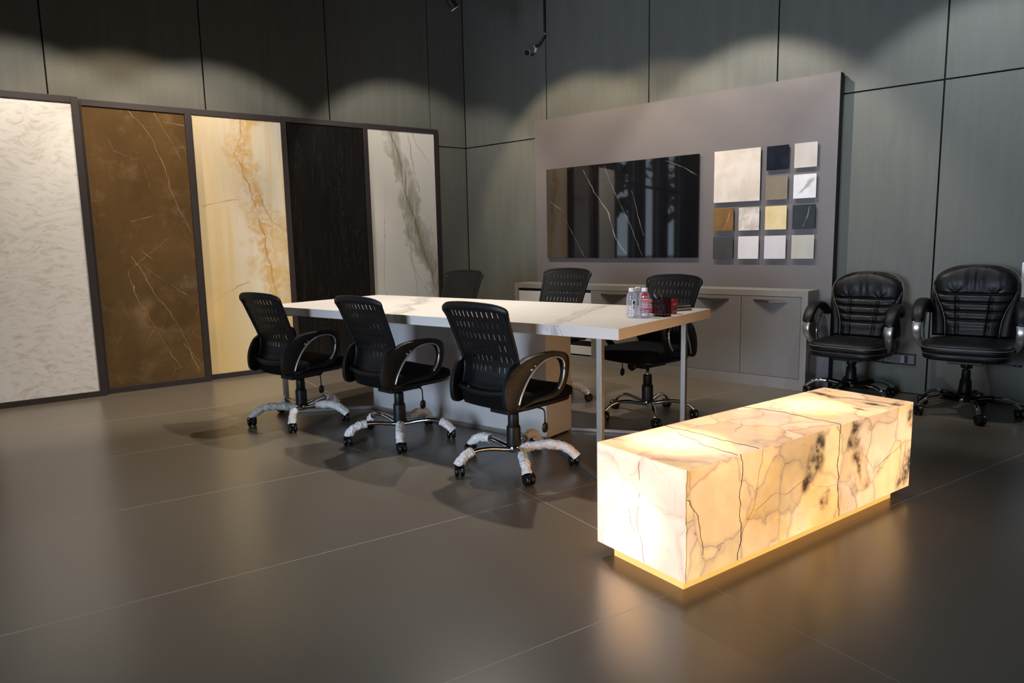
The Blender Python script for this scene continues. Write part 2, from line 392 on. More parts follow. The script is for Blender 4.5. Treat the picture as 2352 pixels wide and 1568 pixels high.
def mat_p2():
    n = NT('brown_marble_slab'); x, y, z = n.xyz(); v = n.comb(x, 0., z)
    cl = n.noise(v, 2.2, 6, .6, .5); c = n.mix(n.step(cl, .3, .7), sr(86, 67, 43), sr(100, 77, 48))
    c = n.mix(n.math('MULTIPLY', n.step(n.noise(n.map(v, (4, 1, 2)), 4, 6, .7), .5, .72), .5), c, sr(132, 106, 76))
    m_ = n.vein(x, z, [(.05, .74), (.45, .62), (.8, .42), (1.15, .26)], .003, .05, 4, 1.)
    for i, (pts, w, wp) in enumerate([([(1.3, .78), (1.55, .66), (1.85, .60), (2.15, .50), (2.43, .30)], .0028, .035), ([(1.95, .74), (2.2, .62), (2.42, .52)], .0022, .03),
                           ([(.1, .58), (.5, .40), (.72, .30), (1.0, .22), (1.15, .42), (1.3, .60)], .0028, .06), ([(.75, .7), (.9, .52), (1.05, .34), (1.1, .1)], .0022, .05),
                           ([(.05, .84), (.2, .7), (.35, .62)], .0022, .03)]):
        m_ = n.math('MAXIMUM', m_, n.vein(x, z, pts, w, wp, 5, i+3.))
    vo = n.vor(n.map(v, sc=(1, 1, .7)), 3.3, 'DISTANCE_TO_EDGE'); hair = n.math('MULTIPLY', n.step(vo, .001, .006, .5, 0.), n.step(n.noise(v, 6, 3), .5, .65))
    c = n.mix(n.math('MAXIMUM', m_, hair), c, sr(168, 148, 120))
    n.bsdf(c, .10, spec=.5); return n.mat
def mat_p3():
    n = NT('honey_onyx_slab'); x, y, z = n.xyz(); v = n.comb(x, 0., z)
    wv_ = n.noise(n.map(v, sc=(7, 1, .9)), 1.6, 5, .6, .5)
    left = n.math('MULTIPLY', n.step(n.math('ADD', x, n.math('MULTIPLY', wv_, .28)), .22, .62, 1., 0.), n.step(z, .3, 2.4, 1., .45))
    c = n.mix(n.step(wv_, .3, .7), sr(232, 226, 212), sr(226, 214, 190)); c = n.mix(n.math('MULTIPLY', left, .85), c, sr(222, 190, 128))
    band = n.math('MAXIMUM', n.vein(x, z, [(.2, .60), (.7, .66), (1.0, .62), (1.3, .58), (1.75, .50), (2.1, .44), (2.46, .47)], .17, .12, 3, 2., sharp=.5), n.math('MULTIPLY', n.vein(x, z, [(.3, .8), (.9, .82), (1.5, .84)], .17, .12, 4, 5., sharp=.5), .9))
    tex = n.noise(v, 9, 6, .65, 1.2)
    c = n.mix(n.math('MULTIPLY', band, n.step(tex, .36, .60, .12, .9)), c, sr(214, 170, 96))
    line = n.vein(x, z, [(.2, .62), (.7, .66), (1.0, .63), (1.3, .57), (1.75, .47), (1.95, .40), (2.05, .36), (2.2, .42), (2.46, .44)], .010, .06, 6, 2.)
    line = n.math('MAXIMUM', line, n.math('MULTIPLY', n.vein(x, z, [(1.3, .86), (1.42, .66), (1.7, .56)], .010, .04, 6, 7.), .8))
    line = n.math('MAXIMUM', line, n.math('MULTIPLY', n.vein(z, x, [(.02, .62), (.12, .72), (.3, .82), (.42, .86)], .009, .03, 6, 8.), .9))
    line = n.math('MAXIMUM', line, n.math('MULTIPLY', n.vein(z, x, [(.02, 1.56), (.15, 1.60), (.32, 1.63), (.4, 1.64)], .008, .02, 6, 9.), .8))
    c = n.mix(n.math('MULTIPLY', line, .8), c, sr(178, 128, 62))
    ys = n.noise(n.map(v, sc=(9, 1, .35)), 1.4, 4, .6); c = n.mix(n.math('MULTIPLY', n.step(ys, .48, .68), .4), c, sr(222, 184, 112))
    c = n.mix(n.math('MULTIPLY', n.step(z, .0, 1.3, 1., 0.), .55), c, sr(228, 202, 142))
    n.bsdf(c, .10, spec=.5); return n.mat
def mat_p4():
    n = NT('black_wood_vein_slab'); x, y, z = n.xyz(); v = n.comb(x, 0., z)
    a = n.noise(n.map(v, sc=(22, 1, .8)), 2.2, 6, .65, .6); b_ = n.noise(n.map(v, sc=(34, 1, 5)), 2.6, 5, .7, 1.)
    msk = n.step(n.noise(n.map(v, sc=(3.2, 1, .5)), 2, 3), .42, .68)
    c = n.mix(n.step(a, .42, .72), sr(22, 20, 19), sr(34, 31, 29)); c = n.mix(n.math('MULTIPLY', n.math('MULTIPLY', n.step(b_, .54, .70), msk), .45), c, sr(100, 92, 86))
    n.bsdf(c, .22, spec=.5); return n.mat
def mat_p5():
    n = NT('white_marble_slab'); x, y, z = n.xyz(); v = n.comb(x, 0., z)
    c = n.mix(n.noise(v, 2, 4), sr(232, 230, 224), sr(218, 214, 204))
    band = n.vein(x, z, [(.2, .92), (.7, .82), (1.1, .62), (1.5, .50), (1.85, .42), (2.2, .34), (2.5, .27)], .14, .06, 3, 1., sharp=.5)
    tex = n.noise(n.map(v, rot=(0, R(-14), 0), sc=(5, 1, 1)), 3, 6, .62, .8)
    c = n.mix(n.math('MULTIPLY', band, n.step(tex, .34, .56, .35, 1.)), c, sr(160, 156, 136))
    ln = n.vein(x, z, [(.3, .86), (.6, .80), (.9, .70), (1.2, .60), (1.5, .52), (1.8, .40), (2.1, .38), (2.5, .22)], .012, .03, 5, 2.)
    for i, (pts, w) in enumerate([([(.1, .60), (.5, .55), (.9, .50), (1.4, .42), (1.7, .34)], .007), ([(1.45, .54), (1.8, .60), (2.1, .52), (2.5, .46)], .008), ([(1.9, .84), (2.1, .72), (2.3, .58), (2.5, .5)], .006), ([(.05, .9), (.5, .74), (.8, .56), (1.1, .42)], .006), ([(.2, .22), (.8, .12), (1.4, .15), (1.9, .2)], .006)]):
        ln = n.math('MAXIMUM', ln, n.math('MULTIPLY', n.vein(x, z, pts, w, .05, 5, i+4.), .75))
    c = n.mix(n.math('MULTIPLY', ln, .8), c, sr(128, 122, 106))
    n.bsdf(c, .12, spec=.5); return n.mat
PAN = [  # y'left, y'right, front offset, height, material, names
 (-4.765, -3.908, .285, 2.462, mat_p1(), 'white_quartzite', 'framed display slab of white quartzite, nearest the camera on the left'),
 (-3.935, -3.046, .220, 2.460, mat_p2(), 'brown_marble', 'framed display slab of glossy brown marble with thin white veins'),
 (-3.075, -2.168, .148, 2.474, mat_p3(), 'honey_onyx', 'framed display slab of cream and honey yellow onyx'),
 (-2.200, -1.286, .095, 2.488, mat_p4(), 'black_stone', 'framed display slab of black stone with fine vertical streaks'),
 (-1.315, -.402, .050, 2.500, mat_p5(), 'white_marble', 'framed display slab of white marble with a grey diagonal vein, nearest the corner')]
for a0, a1, off, H, mt, nm, lab in PAN:
    th = .042
    if off-th < .004: th = off-.006
    t = thing('slab_display', lab, 'display panel', LP(off-th, a0, 0), LW, 'stone slab displays along the left wall')
    # local: x outwards from the wall, y along the wall
    w = a1-a0; fw = .052; b = MB()
    b.box(0, th, 0, fw, 0, H); b.box(0, th, w-fw, w, 0, H); b.box(0, th, fw, w-fw, 0, .048); b.box(0, th, fw, w-fw, H-.05, H)
    b.build('frame', M_frame, t, bevel=.0015)
    s_ = MB().box(0, w-2*fw, -.010, 0, 0, H-.098).build('slab', mt, t)
    s_.location = (th-.012-.010, fw, .048); s_.rotation_euler = (0, 0, R(90))
    # slab object space: x runs along the wall, z up

# ------------------------------------------------------------------ grey display board with tile samples
M_board = varied('grey_board_laminate', sr(112, 106, 106), .38, amt=.05, scale=8, bstr=.02)
M_dark = simple('dark_edge', sr(20, 20, 22), .6)
bo = thing('display_board', 'tall grey board standing against the concrete wall behind the sideboard', 'display board', (0, 0, 0))
BX0, BX1, BZ = 1.135, 4.165, 2.478
b = MB().box(BX0, BX1, -.12, -.114, 0, BZ); b.build('face_panel', M_board, bo)
MB().box(BX0+.002, BX1-.002, -.114, -.02, 0, BZ-.002).build('carcass', M_dark, bo)
def mat_black_slab():
    n = NT('black_marble_slab'); x, y, z = n.xyz(); v = n.comb(x, 0., z)
    c = n.mix(n.noise(v, 5, 5), sr(15, 15, 17), sr(24, 24, 27))
    m_ = None
    for i, (pts, w) in enumerate([([(.02, .98), (.2, .84), (.45, .76), (.65, .60), (.88, .46)], .006), ([(.0, 1.15), (.3, 1.02), (.6, .85), (.9, .71)], .003), ([(.72, 1.70), (.8, 1.58), (.89, 1.37)], .006),
                           ([(.2, 1.16), (.4, 1.10), (.65, 1.02)], .003), ([(.45, .25), (.55, .10), (.6, .02)], .004), ([(.0, .48), (.2, .36), (.4, .24)], .003)]):
        q = n.vein(x, z, pts, w, .02, 6, i+1.); m_ = q if m_ is None else n.math('MAXIMUM', m_, q)
    n.bsdf(n.mix(m_, c, sr(150, 146, 138)), .03, spec=.5, ior=1.9); return n.mat
o = MB().box(0, 1.715, 0, .012, 0, .912).build('black_slab', mat_black_slab(), bevel=.001); o.location = (1.300, -.146, 1.056)
tag(o, 'large glossy black marble slab with white veins mounted on the grey board', 'stone slab')
b = MB().box(.05, 1.66, 0, .014, .05, .86); q = b.build('backer', M_dark, o); q.location = (0, .012, 0)
def tile_mat(name, c0, c1, rough, vein=None, scale=6, gr=0):
    n = NT(name); x, y, z = n.xyz(); v = n.comb(x, 0., z); c = n.mix(n.step(n.noise(v, scale, 6, .6, .4), .35, .65), c0, c1)
    if gr: c = n.mix(n.step(n.noise(v, 160, 3), .45, .6), c, tuple(q*.7 for q in c0[:3])+(1,))
    if vein:
        mk = None
        for i, (pts, w) in enumerate(vein[0]):
            q = n.vein(x, z, pts, w, .012, 14, i+1.); mk = q if mk is None else n.math('MAXIMUM', mk, q)
        c = n.mix(mk, c, vein[1])
    n.bsdf(c, rough, spec=.5); return n.mat
X = [(3.161, 3.343), (3.391, 3.569), (3.619, 3.797), (3.845, 4.023)]
Z = [(1.046, 1.237), (1.287, 1.480), (1.531, 1.720), (1.773, 1.966)]
TILES = [
 ((3.160, 3.568), (1.532, 1.968), 'large cream stone sample tile on the grey board', tile_mat('cream_tile', sr(222, 212, 202), sr(206, 194, 182), .5)),
 (X[2], Z[3], 'glossy black sample tile in the top row of the grey board', tile_mat('gloss_black_tile', sr(30, 32, 40), sr(40, 44, 54), .04, ([([(.0, .09), (.19, .10)], .001)], sr(60, 60, 70)))),
 (X[3], Z[3], 'pale grey beige sample tile in the top right corner of the grey board', tile_mat('grey_beige_tile', sr(196, 188, 180), sr(184, 175, 166), .5)),
 (X[2], Z[2], 'speckled taupe sample tile in the second row of the grey board', tile_mat('taupe_tile', sr(138, 124, 106), sr(128, 114, 98), .55, gr=1)),
 (X[3], Z[2], 'glossy white sample tile with a grey vein, second row far right', tile_mat('white_veined_tile', sr(228, 226, 230), sr(216, 214, 216), .05, ([([(.03, .05), (.08, .09), (.12, .12), (.17, .17)], .03), ([(.02, .02), (.07, .07), (.13, .16)], .006)], sr(160, 156, 150)))),
 (X[0], Z[1], 'glossy brown sample tile in the third row of the grey board', tile_mat('brown_tile', sr(120, 92, 58), sr(140, 106, 66), .12, ([([(.0, .10), (.1, .13), (.19, .16)], .004)], sr(190, 160, 120)))),
 (X[1], Z[1], 'white mottled quartzite sample tile in the third row of the grey board', tile_mat('mottled_white_tile', sr(224, 216, 210), sr(190, 178, 166), .4, scale=14)),
 (X[2], Z[1], 'pale yellow sample tile in the third row of the grey board', tile_mat('yellow_tile', sr(226, 208, 164), sr(214, 190, 138), .15, scale=5)),
 (X[3], Z[1], 'glossy black sample tile with one thin white vein, third row far right', tile_mat('black_veined_tile', sr(28, 29, 30), sr(38, 39, 40), .05, ([([(.0, .08), (.08, .11), (.19, .14)], .003)], sr(150, 150, 145)))),
 (X[0], Z[0], 'charcoal sample tile in the bottom left of the tile grid', tile_mat('charcoal_tile', sr(58, 57, 55), sr(66, 65, 62), .5)),
 (X[1], Z[0], 'plain matt white sample tile in the bottom row of the grid', tile_mat('matt_white_tile', sr(220, 215, 216), sr(214, 208, 208), .45)),
 (X[2], Z[0], 'plain glossy white sample tile in the bottom row beside the matt white one', tile_mat('gloss_white_tile', sr(214, 210, 214), sr(208, 203, 208), .05)),
 (X[3], Z[0], 'light grey sample tile in the bottom right corner of the tile grid', tile_mat('light_grey_tile', sr(188, 184, 174), sr(178, 173, 162), .45, ([([(.0, .05), (.1, .06), (.19, .03)], .002)], sr(150, 146, 136))))]
for (x0, x1), (z0, z1), lab, mt in TILES:
    o = MB().box(0, x1-x0, 0, .010, 0, z1-z0).build('sample_tile', mt, bevel=.0008); o.location = (x0, -.150, z0)
    tag(o, lab, 'tile', 'sample tiles mounted on the grey board')
    q = MB().box(.02, x1-x0-.02, 0, .020, .02, z1-z0-.02).build('mount', M_dark, o); q.location = (0, .010, 0)

# ------------------------------------------------------------------ sideboard
M_side = varied('grey_sideboard_laminate', sr(138, 134, 130), .45, amt=.05, scale=14)
M_door = varied('grey_door_laminate', sr(124, 121, 119), .42, amt=.05, scale=14)
M_white = varied('white_drawer_laminate', sr(205, 205, 210), .4, amt=.02, scale=10)
M_handle = varied('bronze_handle', sr(92, 84, 76), .35, .7, amt=.05)
sb = thing('sideboard', 'long low grey sideboard with bronze handles in front of the grey board', 'sideboard', (1.035, -.378, 0))
SL, SD, SH = 3.033, .256, .800
b = MB().box(0, SL, 0, SD, .752, SH); b.box(0, .048, 0, SD, 0, .752); b.box(SL-.05, SL, 0, SD, 0, .752); b.box(.048, SL-.05, 0, SD, 0, .09); b.box(.05, SL-.05, SD-.01, SD, .09, .752)
b.build('body', M_side, sb, bevel=.0012)
MB().box(.049, SL-.051, .03, SD-.012, .0905, .751).build('interior', M_dark, sb)
for x0, x1 in ((.987, 1.482), (1.486, 1.988), (1.992, 2.490), (2.494, 2.980)):
    d = MB().box(x0, x1, .002, .020, .093, .749).build('door', M_door, sb, bevel=.001)
    c = (x0+x1)/2; hw = .143
    # folded triangular pull: widest at the middle, its top a flat triangle
    h = MB(); P = [(c-hw, .002, .722), (c+hw, .002, .722), (c, -.040, .716), (c-hw, .002, .706), (c+hw, .002, .706), (c, -.040, .704)]
    h.add(P, [(0, 2, 1), (3, 4, 5), (0, 3, 5, 2), (2, 5, 4, 1), (0, 1, 4, 3)]); h.build('handle', M_handle, d)
for z0, z1 in ((.107, .190), (.247, .455), (.510, .722)):
    MB().box(.052, .975, .004, .022, z0, z1).build('drawer', M_white, sb, bevel=.001)
MB().box(.975, .985, .004, SD-.012, .0905, .7515).build('divider', M_side, sb)

# ------------------------------------------------------------------ meeting table
def mat_table():
    n = NT('white_marble_laminate'); x, y, z = n.xyz(); v = n.obj()
    c = n.mix(n.noise(v, 1.5, 4), sr(228, 220, 212), sr(216, 207, 198))
    yy = n.math('ADD', y, n.math('MULTIPLY', n.math('SUBTRACT', z, .8025), 1.2))
    a = n.vein(x, yy, [(-.1, -1.50), (.0, -1.54), (.12, -1.62), (.25, -1.66), (.38, -1.84), (.50, -2.0), (.62, -1.98), (.8, -2.15), (1.15, -2.40)], .085, .07, 5, 1., sharp=.5)
    tex = n.noise(n.map(v, sc=(3, 1.2, 1)), 7, 6, .65, 1.)
    m_ = n.math('MULTIPLY', a, n.step(tex, .36, .58, .1, .7))
    b_ = n.vein(x, yy, [(-.1, -.36), (.03, -.384), (.2, -.459), (.42, -.50), (.58, -.589), (.85, -.66), (1.15, -.715)], .05, .05, 5, 3., sharp=.5)
    m_ = n.math('MAXIMUM', m_, n.math('MULTIPLY', b_, n.step(tex, .40, .60, .08, .65)))
    for i, (pts, w, k) in enumerate([([(-.1, -.35), (.1, -.40), (.3, -.44), (.5, -.52), (.8, -.62), (1.15, -.70)], .009, .85), ([(-.1, -.30), (.2, -.48), (.45, -.56), (.8, -.68), (1.15, -.76)], .006, .6), ([(-.1, -1.46), (.3, -1.72), (.5, -1.96), (.8, -2.1), (1.15, -2.36)], .012, .8)]):
        m_ = n.math('MAXIMUM', m_, n.math('MULTIPLY', n.vein(x, yy, pts, w, .05, 6, i+5.), k))
    for i, (pts, w, k) in enumerate([([(-1.6, .42), (-1.0, .50), (-.6, .58), (-.1, .62)], .006, .3), ([(-1.3, .24), (-.7, .30), (-.3, .40), (0., .38)], .006, .3), ([(-2.8, .55), (-2.2, .5), (-1.7, .62)], .005, .2)]):
        m_ = n.math('MAXIMUM', m_, n.math('MULTIPLY', n.vein(y, x, pts, w, .05, 3, i+9.), k))
    n.bsdf(n.mix(m_, c, sr(150, 145, 136)), .42, spec=.4); return n.mat
M_steel = varied('brushed_steel', sr(165, 158, 150), .42, .92, amt=.06, scale=60)
M_ped = varied('pale_grey_stone_laminate', sr(186, 184, 182), .4, amt=.05, scale=3)
TX, TY, TYAW = 4.11078, -3.19255, 0.057176
TL, TW, TH, TT = 2.9715, 1.1352, .8025, .0554
tb = thing('meeting_table', 'long white marble-topped meeting table on a central pedestal and steel corner legs', 'table', (TX, TY, 0), TYAW)
MB().box(-TL, 0, 0, TW, TH-TT, TH).build('tabletop', mat_table(), tb, bevel=.001)
px1 = -.798; px0 = px1-1.595; py0, py1 = .5446-.02, .5446+.264
MB().box(px0, px1, py0, py1, .012, TH-TT-.001).build('pedestal', M_ped, tb, bevel=.001)
MB().box(px0+.03, px1-.03, py0+.01, py1-.01, 0, .012).build('plinth', M_dark, tb)
la, lb = .139, .063; hw = .015
corners = [(-la, lb, px1, py0), (-la, TW-lb, px1, py1), (-TL+la, lb, px0, py0), (-TL+la, TW-lb, px0, py1)]
def flatbar(bm, p, q, w, z0, z1):
    p = Vector((*p, 0)); q = Vector((*q, 0)); d = (q-p).normalized(); s_ = Vector((-d.y, d.x, 0))*w/2
    V = [p-s_, q-s_, q+s_, p+s_]; P = [v+Vector((0, 0, z0)) for v in V]+[v+Vector((0, 0, z1)) for v in V]
    bm.add(P, [(3,2,1,0),(4,5,6,7),(0,1,5,4),(1,2,6,5),(2,3,7,6),(3,0,4,7)])
for cx, cy, ex, ey in corners:
    MB().box(cx-hw, cx+hw, cy-hw, cy+hw, 0, TH-TT).build('leg', M_steel, tb, bevel=.001)
    bb = MB(); flatbar(bb, (cx, cy), (ex, ey), .028, .001, .022); bb.build('floor_bar', M_steel, tb, bevel=.001)
    bb = MB(); flatbar(bb, (cx, cy), (ex, ey), .028, TH-TT-.022, TH-TT-.001); bb.build('top_rail', M_steel, tb, bevel=.001)
bb = MB().box(px0, px1, py0-.03, py0-.002, .001, .022); bb.build('floor_bar', M_steel, tb, bevel=.001)

# ------------------------------------------------------------------ mesh task chairs
M_plastic = varied('black_plastic', sr(10, 10, 12), .46, spec=.4, amt=.08, scale=90, bstr=.12)
M_plastic2 = simple('black_plastic_smooth', sr(9, 9, 11), .3)
M_fabric = varied('black_seat_fabric', sr(5, 5, 6), .95, spec=.2, amt=.2, scale=300, bstr=.4)
M_chrome = simple('chrome', sr(215, 215, 215), .07, 1)
M_satin = simple('satin_chrome_trim', sr(185, 180, 174), .32, .8)
def mat_meshback():
    n = NT('perforated_back'); x, y, z = n.xyz()
    # rows of short slots, each a zigzag of tiny open cells
    pz = .0595; fz = n.math('FRACT', n.math('DIVIDE', n.math('SUBTRACT', z, .555), pz)); row = n.math('FLOOR', n.math('DIVIDE', n.math('SUBTRACT', z, .555), pz))
    inz = n.math('LESS_THAN', fz, .50)
    zig = n.math('MULTIPLY', n.math('PINGPONG', n.math('MULTIPLY', z, 1.), .0045), .55)
    px_ = .0335; xs = n.math('ADD', n.math('ADD', x, zig), n.math('MULTIPLY', n.math('MODULO', row, 2.), .012))
    fx = n.math('ABSOLUTE', n.math('SUBTRACT', n.math('FRACT', n.math('DIVIDE', xs, px_)), .5))
    inx = n.math('LESS_THAN', fx, .11)
    dots = n.math('LESS_THAN', n.math('FRACT', n.math('DIVIDE', z, .0058)), .70)
    lim = n.math('MULTIPLY', n.math('LESS_THAN', n.math('ABSOLUTE', x), .172), n.math('MULTIPLY', n.math('GREATER_THAN', z, .548), n.math('LESS_THAN', z, .895)))
    hole = n.math('MULTIPLY', n.math('MULTIPLY', n.math('MULTIPLY', inz, inx), dots), lim)
    f = n.noise(n.obj(), 260, 2)
    n.bsdf(sr(10, 10, 12), .45, bump=n.bump(f, .12, .001), alpha=n.math('SUBTRACT', 1., hole)); return n.mat
M_mesh = mat_meshback()
def mat_wrap():
    n = NT('bubble_wrap'); v = n.obj(); cell = n.vor(v, 112, 'F1', 0, .6)
    b_ = n.bump(n.math('ADD', n.math('MULTIPLY', n.step(cell, 0., .6, 1., 0.), .6), n.noise(v, 120, 3)), .6, .003)
    p = n.bsdf(sr(240, 234, 228), .25, spec=.7, bump=b_, link=False)
    t = n.node('ShaderNodeBsdfTransparent'); mx = n.node('ShaderNodeMixShader'); n.put(mx.inputs[0], n.step(cell, .15, .55, .74, .94))
    n.t.links.new(t.outputs[0], mx.inputs[1]); n.t.links.new(p, mx.inputs[2]); n.t.links.new(mx.outputs[0], n.out.inputs[0]); return n.mat
M_wrap = mat_wrap()

YB = [(.44, -.228), (.47, -.222), (.50, -.205), (.54, -.190), (.58, -.184), (.62, -.190), (.70, -.222), (.80, -.264), (.94, -.322)]
WB = [(.44, .175), (.50, .190), (.56, .200), (.62, .208), (.70, .216), (.80, .224), (.90, .229), (.94, .229)]
def back_pt(x, z, off=0):
    y = interp(YB, z); c = .03*(x/.23)**2
    return Vector((x, y+c-off, z))
def star_path(a, n=16, r1=.335, k=1.0):
    tab = [(.02, .095), (.07, .103), (.14, .116), (.20, .121), (.25, .117), (.29, .103), (.315, .086), (.335, .066)]
    pts = [Vector((math.cos(a)*r*r1/.335, math.sin(a)*r*r1/.335, z)) for r, z in tab]
    return smooth(pts, 3)
def make_base(t, wrap, phase=0., chrome=True, exec_=False, ws=None, r1=.335):
    hb = MB().lathe([(.030, .078), (.034, .082), (.034, .118), (.030, .122)], 24)
    angs = [phase+R(72*k) for k in range(5)]
    if exec_: hb.lathe([(.050, .088), (.055, .10), (.045, .13)], 24)
    for a in angs:
        P = star_path(a, r1=r1); nP = len(P); w = [.018-.006*i/(nP-1) for i in range(nP)]
        hb.sweep(P, w, [q*.85 for q in w], seg=12)
    base = hb.build('star_base', M_chrome, t)
    if exec_:
        cp = MB().lathe([(.02, .125), (.062, .122), (.058, .135), (.046, .150)], 24)
        for a in angs:
            P = star_path(a, r1=r1)[:9]; cp.sweep([p+Vector((0, 0, .003)) for p in P], [.026-.004*i/9 for i in range(9)], .019, seg=10)
        cp.build('hub_cover', M_plastic2, t)
    for i, a in enumerate(angs):
        e = Vector((math.cos(a), math.sin(a), 0))*r1
        c = MB(); ca = a+R([70, 25, 110, 60, 95][i])
        D = Vector((math.cos(ca), math.sin(ca), 0)); Q = Vector((-D.y, D.x, 0)); wc = e+D*.014+Vector((0, 0, .0305))
        M_ = Matrix((D.to_4d(), Vector((0, 0, 1, 0)), Q.to_4d(), Vector((0, 0, 0, 1)))).transposed()
        M_ = Matrix.Translation(wc) @ Matrix(((D.x, 0, Q.x, 0), (D.y, 0, Q.y, 0), (0, 1, 0, 0), (0, 0, 0, 1)))
        for s_ in (-1, 1):
            z0, z1 = (.003, .027) if s_ > 0 else (-.027, -.003)
            c.lathe([(.020, z0), (.0285, z0+.004), (.0305, (z0+z1)/2), (.0285, z1-.004), (.020, z1)], 24, M=M_)
        hood = []  # hood over the wheels
        for k in range(13):
            w_ = R(20+k*140/12); hood.append((math.cos(w_)*.034, math.sin(w_)*.034))
        for k in range(12, -1, -1):
            w_ = R(20+k*140/12); hood.append((math.cos(w_)*.0315, math.sin(w_)*.0315))
        nn = len(hood); V = [M_ @ Vector((p[0], p[1], zz)) for zz in (-.024, .024) for p in hood]
        c.add(V, [(i_, (i_+1) % nn, nn+(i_+1) % nn, nn+i_) for i_ in range(nn)], 0, True)
        for j in range(12):
            c.add([V[j], V[j+1], V[nn-2-j], V[nn-1-j]], [(0, 1, 2, 3)]); c.add([V[nn+j], V[nn+j+1], V[2*nn-2-j], V[2*nn-1-j]], [(3, 2, 1, 0)])
        c.lathe([(.006, .03), (.006, .055), (.011, .056), (.011, .068)], 12, c=(e.x, e.y, 0))
        c.build('caster', M_plastic2, t)
        if wrap:
            rs = ws[i] if ws else (.5, 1.0)
            P = star_path(a, r1=r1); i0, i1 = int(rs[0]*(len(P)-1)), len(P)-1
            P = smooth(P[i0:i1+1]+[P[-1]+Vector((e.x*.03, e.y*.03, -.012))], 9); sd = i*3.1+phase*7
            def wp(v, p, sd=sd):
                d_, _ = noise.voronoi(v*112+Vector((sd, 0, 0))); q = .17*(1-min(1, d_[0]*1.5))+noise.noise(v*30+Vector((0, sd, 0)))*.22+noise.noise(v*75)*.10
                return p+(v-p)*(1+q)
            L_ = len(P); rr = [.0245*(1+.05*math.sin(k*.11+sd))*(1 if k > 4 else .90+.02*k) for k in range(L_)]
            MB().sweep(P, rr, seg=46, warp=wp, cap=False).build('bubble_wrap', M_wrap, t)
def upper_parts(t, dz):
    """everything above the gas lift, raised by dz"""
    def fin(o): o.location.z += dz; return o
    st = MB().cushion(.49, .50, .088, (0, .035, .412), .55, .38, 56, 20, fn=lambda v: Vector((v.x, v.y, v.z+.012*(v.x/.24)**2-.02*max(0, (v.y-.12)/.13)**2)))
    fin(st.build('seat', M_fabric, t))
    sp = MB().cushion(.46, .46, .05, (0, .03, .378), .6, .3, 40, 12); fin(sp.build('seat_pan', M_plastic, t))
    mc = MB().box(-.07, .07, -.11, .12, .312, .362); mc.lathe([(.030, .0), (.030, .02), (.028, .05), (.026, .055)], 20, M=Matrix.Translation((0, .13, .345)) @ Matrix.Rotation(R(-115), 4, 'X'))
    fin(mc.build('tilt_mechanism', M_plastic, t, bevel=.006))
    lv = MB().sweep(smooth([(.06, .02, .345), (.15, .02, .347), (.20, .02, .345), (.213, .02, .325), (.213, .022, .27)], 4), .0045, seg=8)
    lv.cushion(.012, .045, .055, (.213, .022, .245), .8, .8, 16, 10); fin(lv.build('lift_lever', M_plastic2, t))
    # back shell
    bk = MB()
    def bf(u, v):
        z = .44+v*.478; hw_ = interp(WB, z)-.006; x = (u*2-1)*hw_
        z2 = z-(.028*(x/.235)**2 if z > .8 else .028*(x/.235)**2*max(0, (z-.6)/.2))
        return back_pt(x, z2)
    bk.grid(bf, 40, 48); o = bk.build('backrest', M_mesh, t)
    sd_ = o.modifiers.new('solid', 'SOLIDIFY'); sd_.thickness = .003; fin(o)
    # rim around the shell
    L_ = []
    for k in range(10): z = .455+k*.421/9; L_.append((-interp(WB, z), z-(.02 if z > .85 else 0)*0))
    arch = [(-.228, .886), (-.211, .903), (-.15, .917), (0, .924), (.15, .917), (.211, .903), (.228, .886)]
    ring = [back_pt(*p) for p in L_[:-1]+arch]+[back_pt(-p[0], p[1]) for p in L_[:-1][::-1]]
    ring = smooth(ring, 4); nR = len(ring)
    ra = []
    for p in ring: ra.append(.012+.009*max(0, min(1, (p.z-.846)/.05)))
    rm = MB().sweep([p+Vector((-.004 if p.x > .1 and p.z < .88 else (.004 if p.x < -.1 and p.z < .88 else 0), -.003, -.010*max(0, min(1, (p.z-.846)/.05)))) for p in ring], ra, .010, up=(0, 1, 0), seg=12)
    fin(rm.build('backrest_rim', M_plastic, t))
    # lower lip with lumbar roll
    lp = MB()
    def lf(u, v):
        x = (u*2-1)*.180; a = v*math.pi*2
        p = back_pt(x, .452); return p+Vector((0, -.012-.018*math.cos(a), .020*math.sin(a)+.014*(x/.18)**2))
    lp.grid(lf, 24, 12); fin(lp.build('lumbar_lip', M_plastic, t))
    # upholstered back of the seat below the shell
    sk = MB().grid(lambda u, v: Vector(((u*2-1)*.19, -.205+.02*(u*2-1)**2-.008*math.sin(v*3.14), .365+v*.085)), 20, 6)
    o = sk.build('seat_skirt', M_fabric, t); o.modifiers.new('solid', 'SOLIDIFY').thickness = .012; fin(o)
    # D-shaped arms
    out = [(-.245, .378), (-.268, .41), (-.270, .48), (-.252, .54), (-.215, .595), (-.17, .618), (-.116, .644), (-.03, .656), (.07, .656), (.13, .636), (.156, .59), (.148, .515), (.108, .442), (.03, .412), (-.10, .402), (-.19, .378)]
    inn = [(-.178, .400), (-.160, .459), (-.120, .532), (-.075, .582), (-.020, .616), (.053, .622), (.097, .604), (.112, .566), (.100, .502), (.060, .448), (.0, .436), (-.09, .424), (-.160, .395)]
    O_ = [Vector((0, a, z)) for a, z in out]; I_ = [Vector((0, a, z)) for a, z in inn]
    def res(pts, n):
        P = smooth(pts, 8, True); d = [0]
        for a_, b_ in zip(P, P[1:]+P[:1]): d.append(d[-1]+(b_-a_).length)
        out_ = []; tot = d[-1]; P2 = P+[P[0]]; j = 0
        for k in range(n):
            s_ = tot*k/n
            while d[j+1] < s_: j += 1
            out_.append(P2[j].lerp(P2[j+1], (s_-d[j])/max(1e-9, d[j+1]-d[j])))
        return out_
    Oc, Ic = res(O_, 64), res(I_, 64)
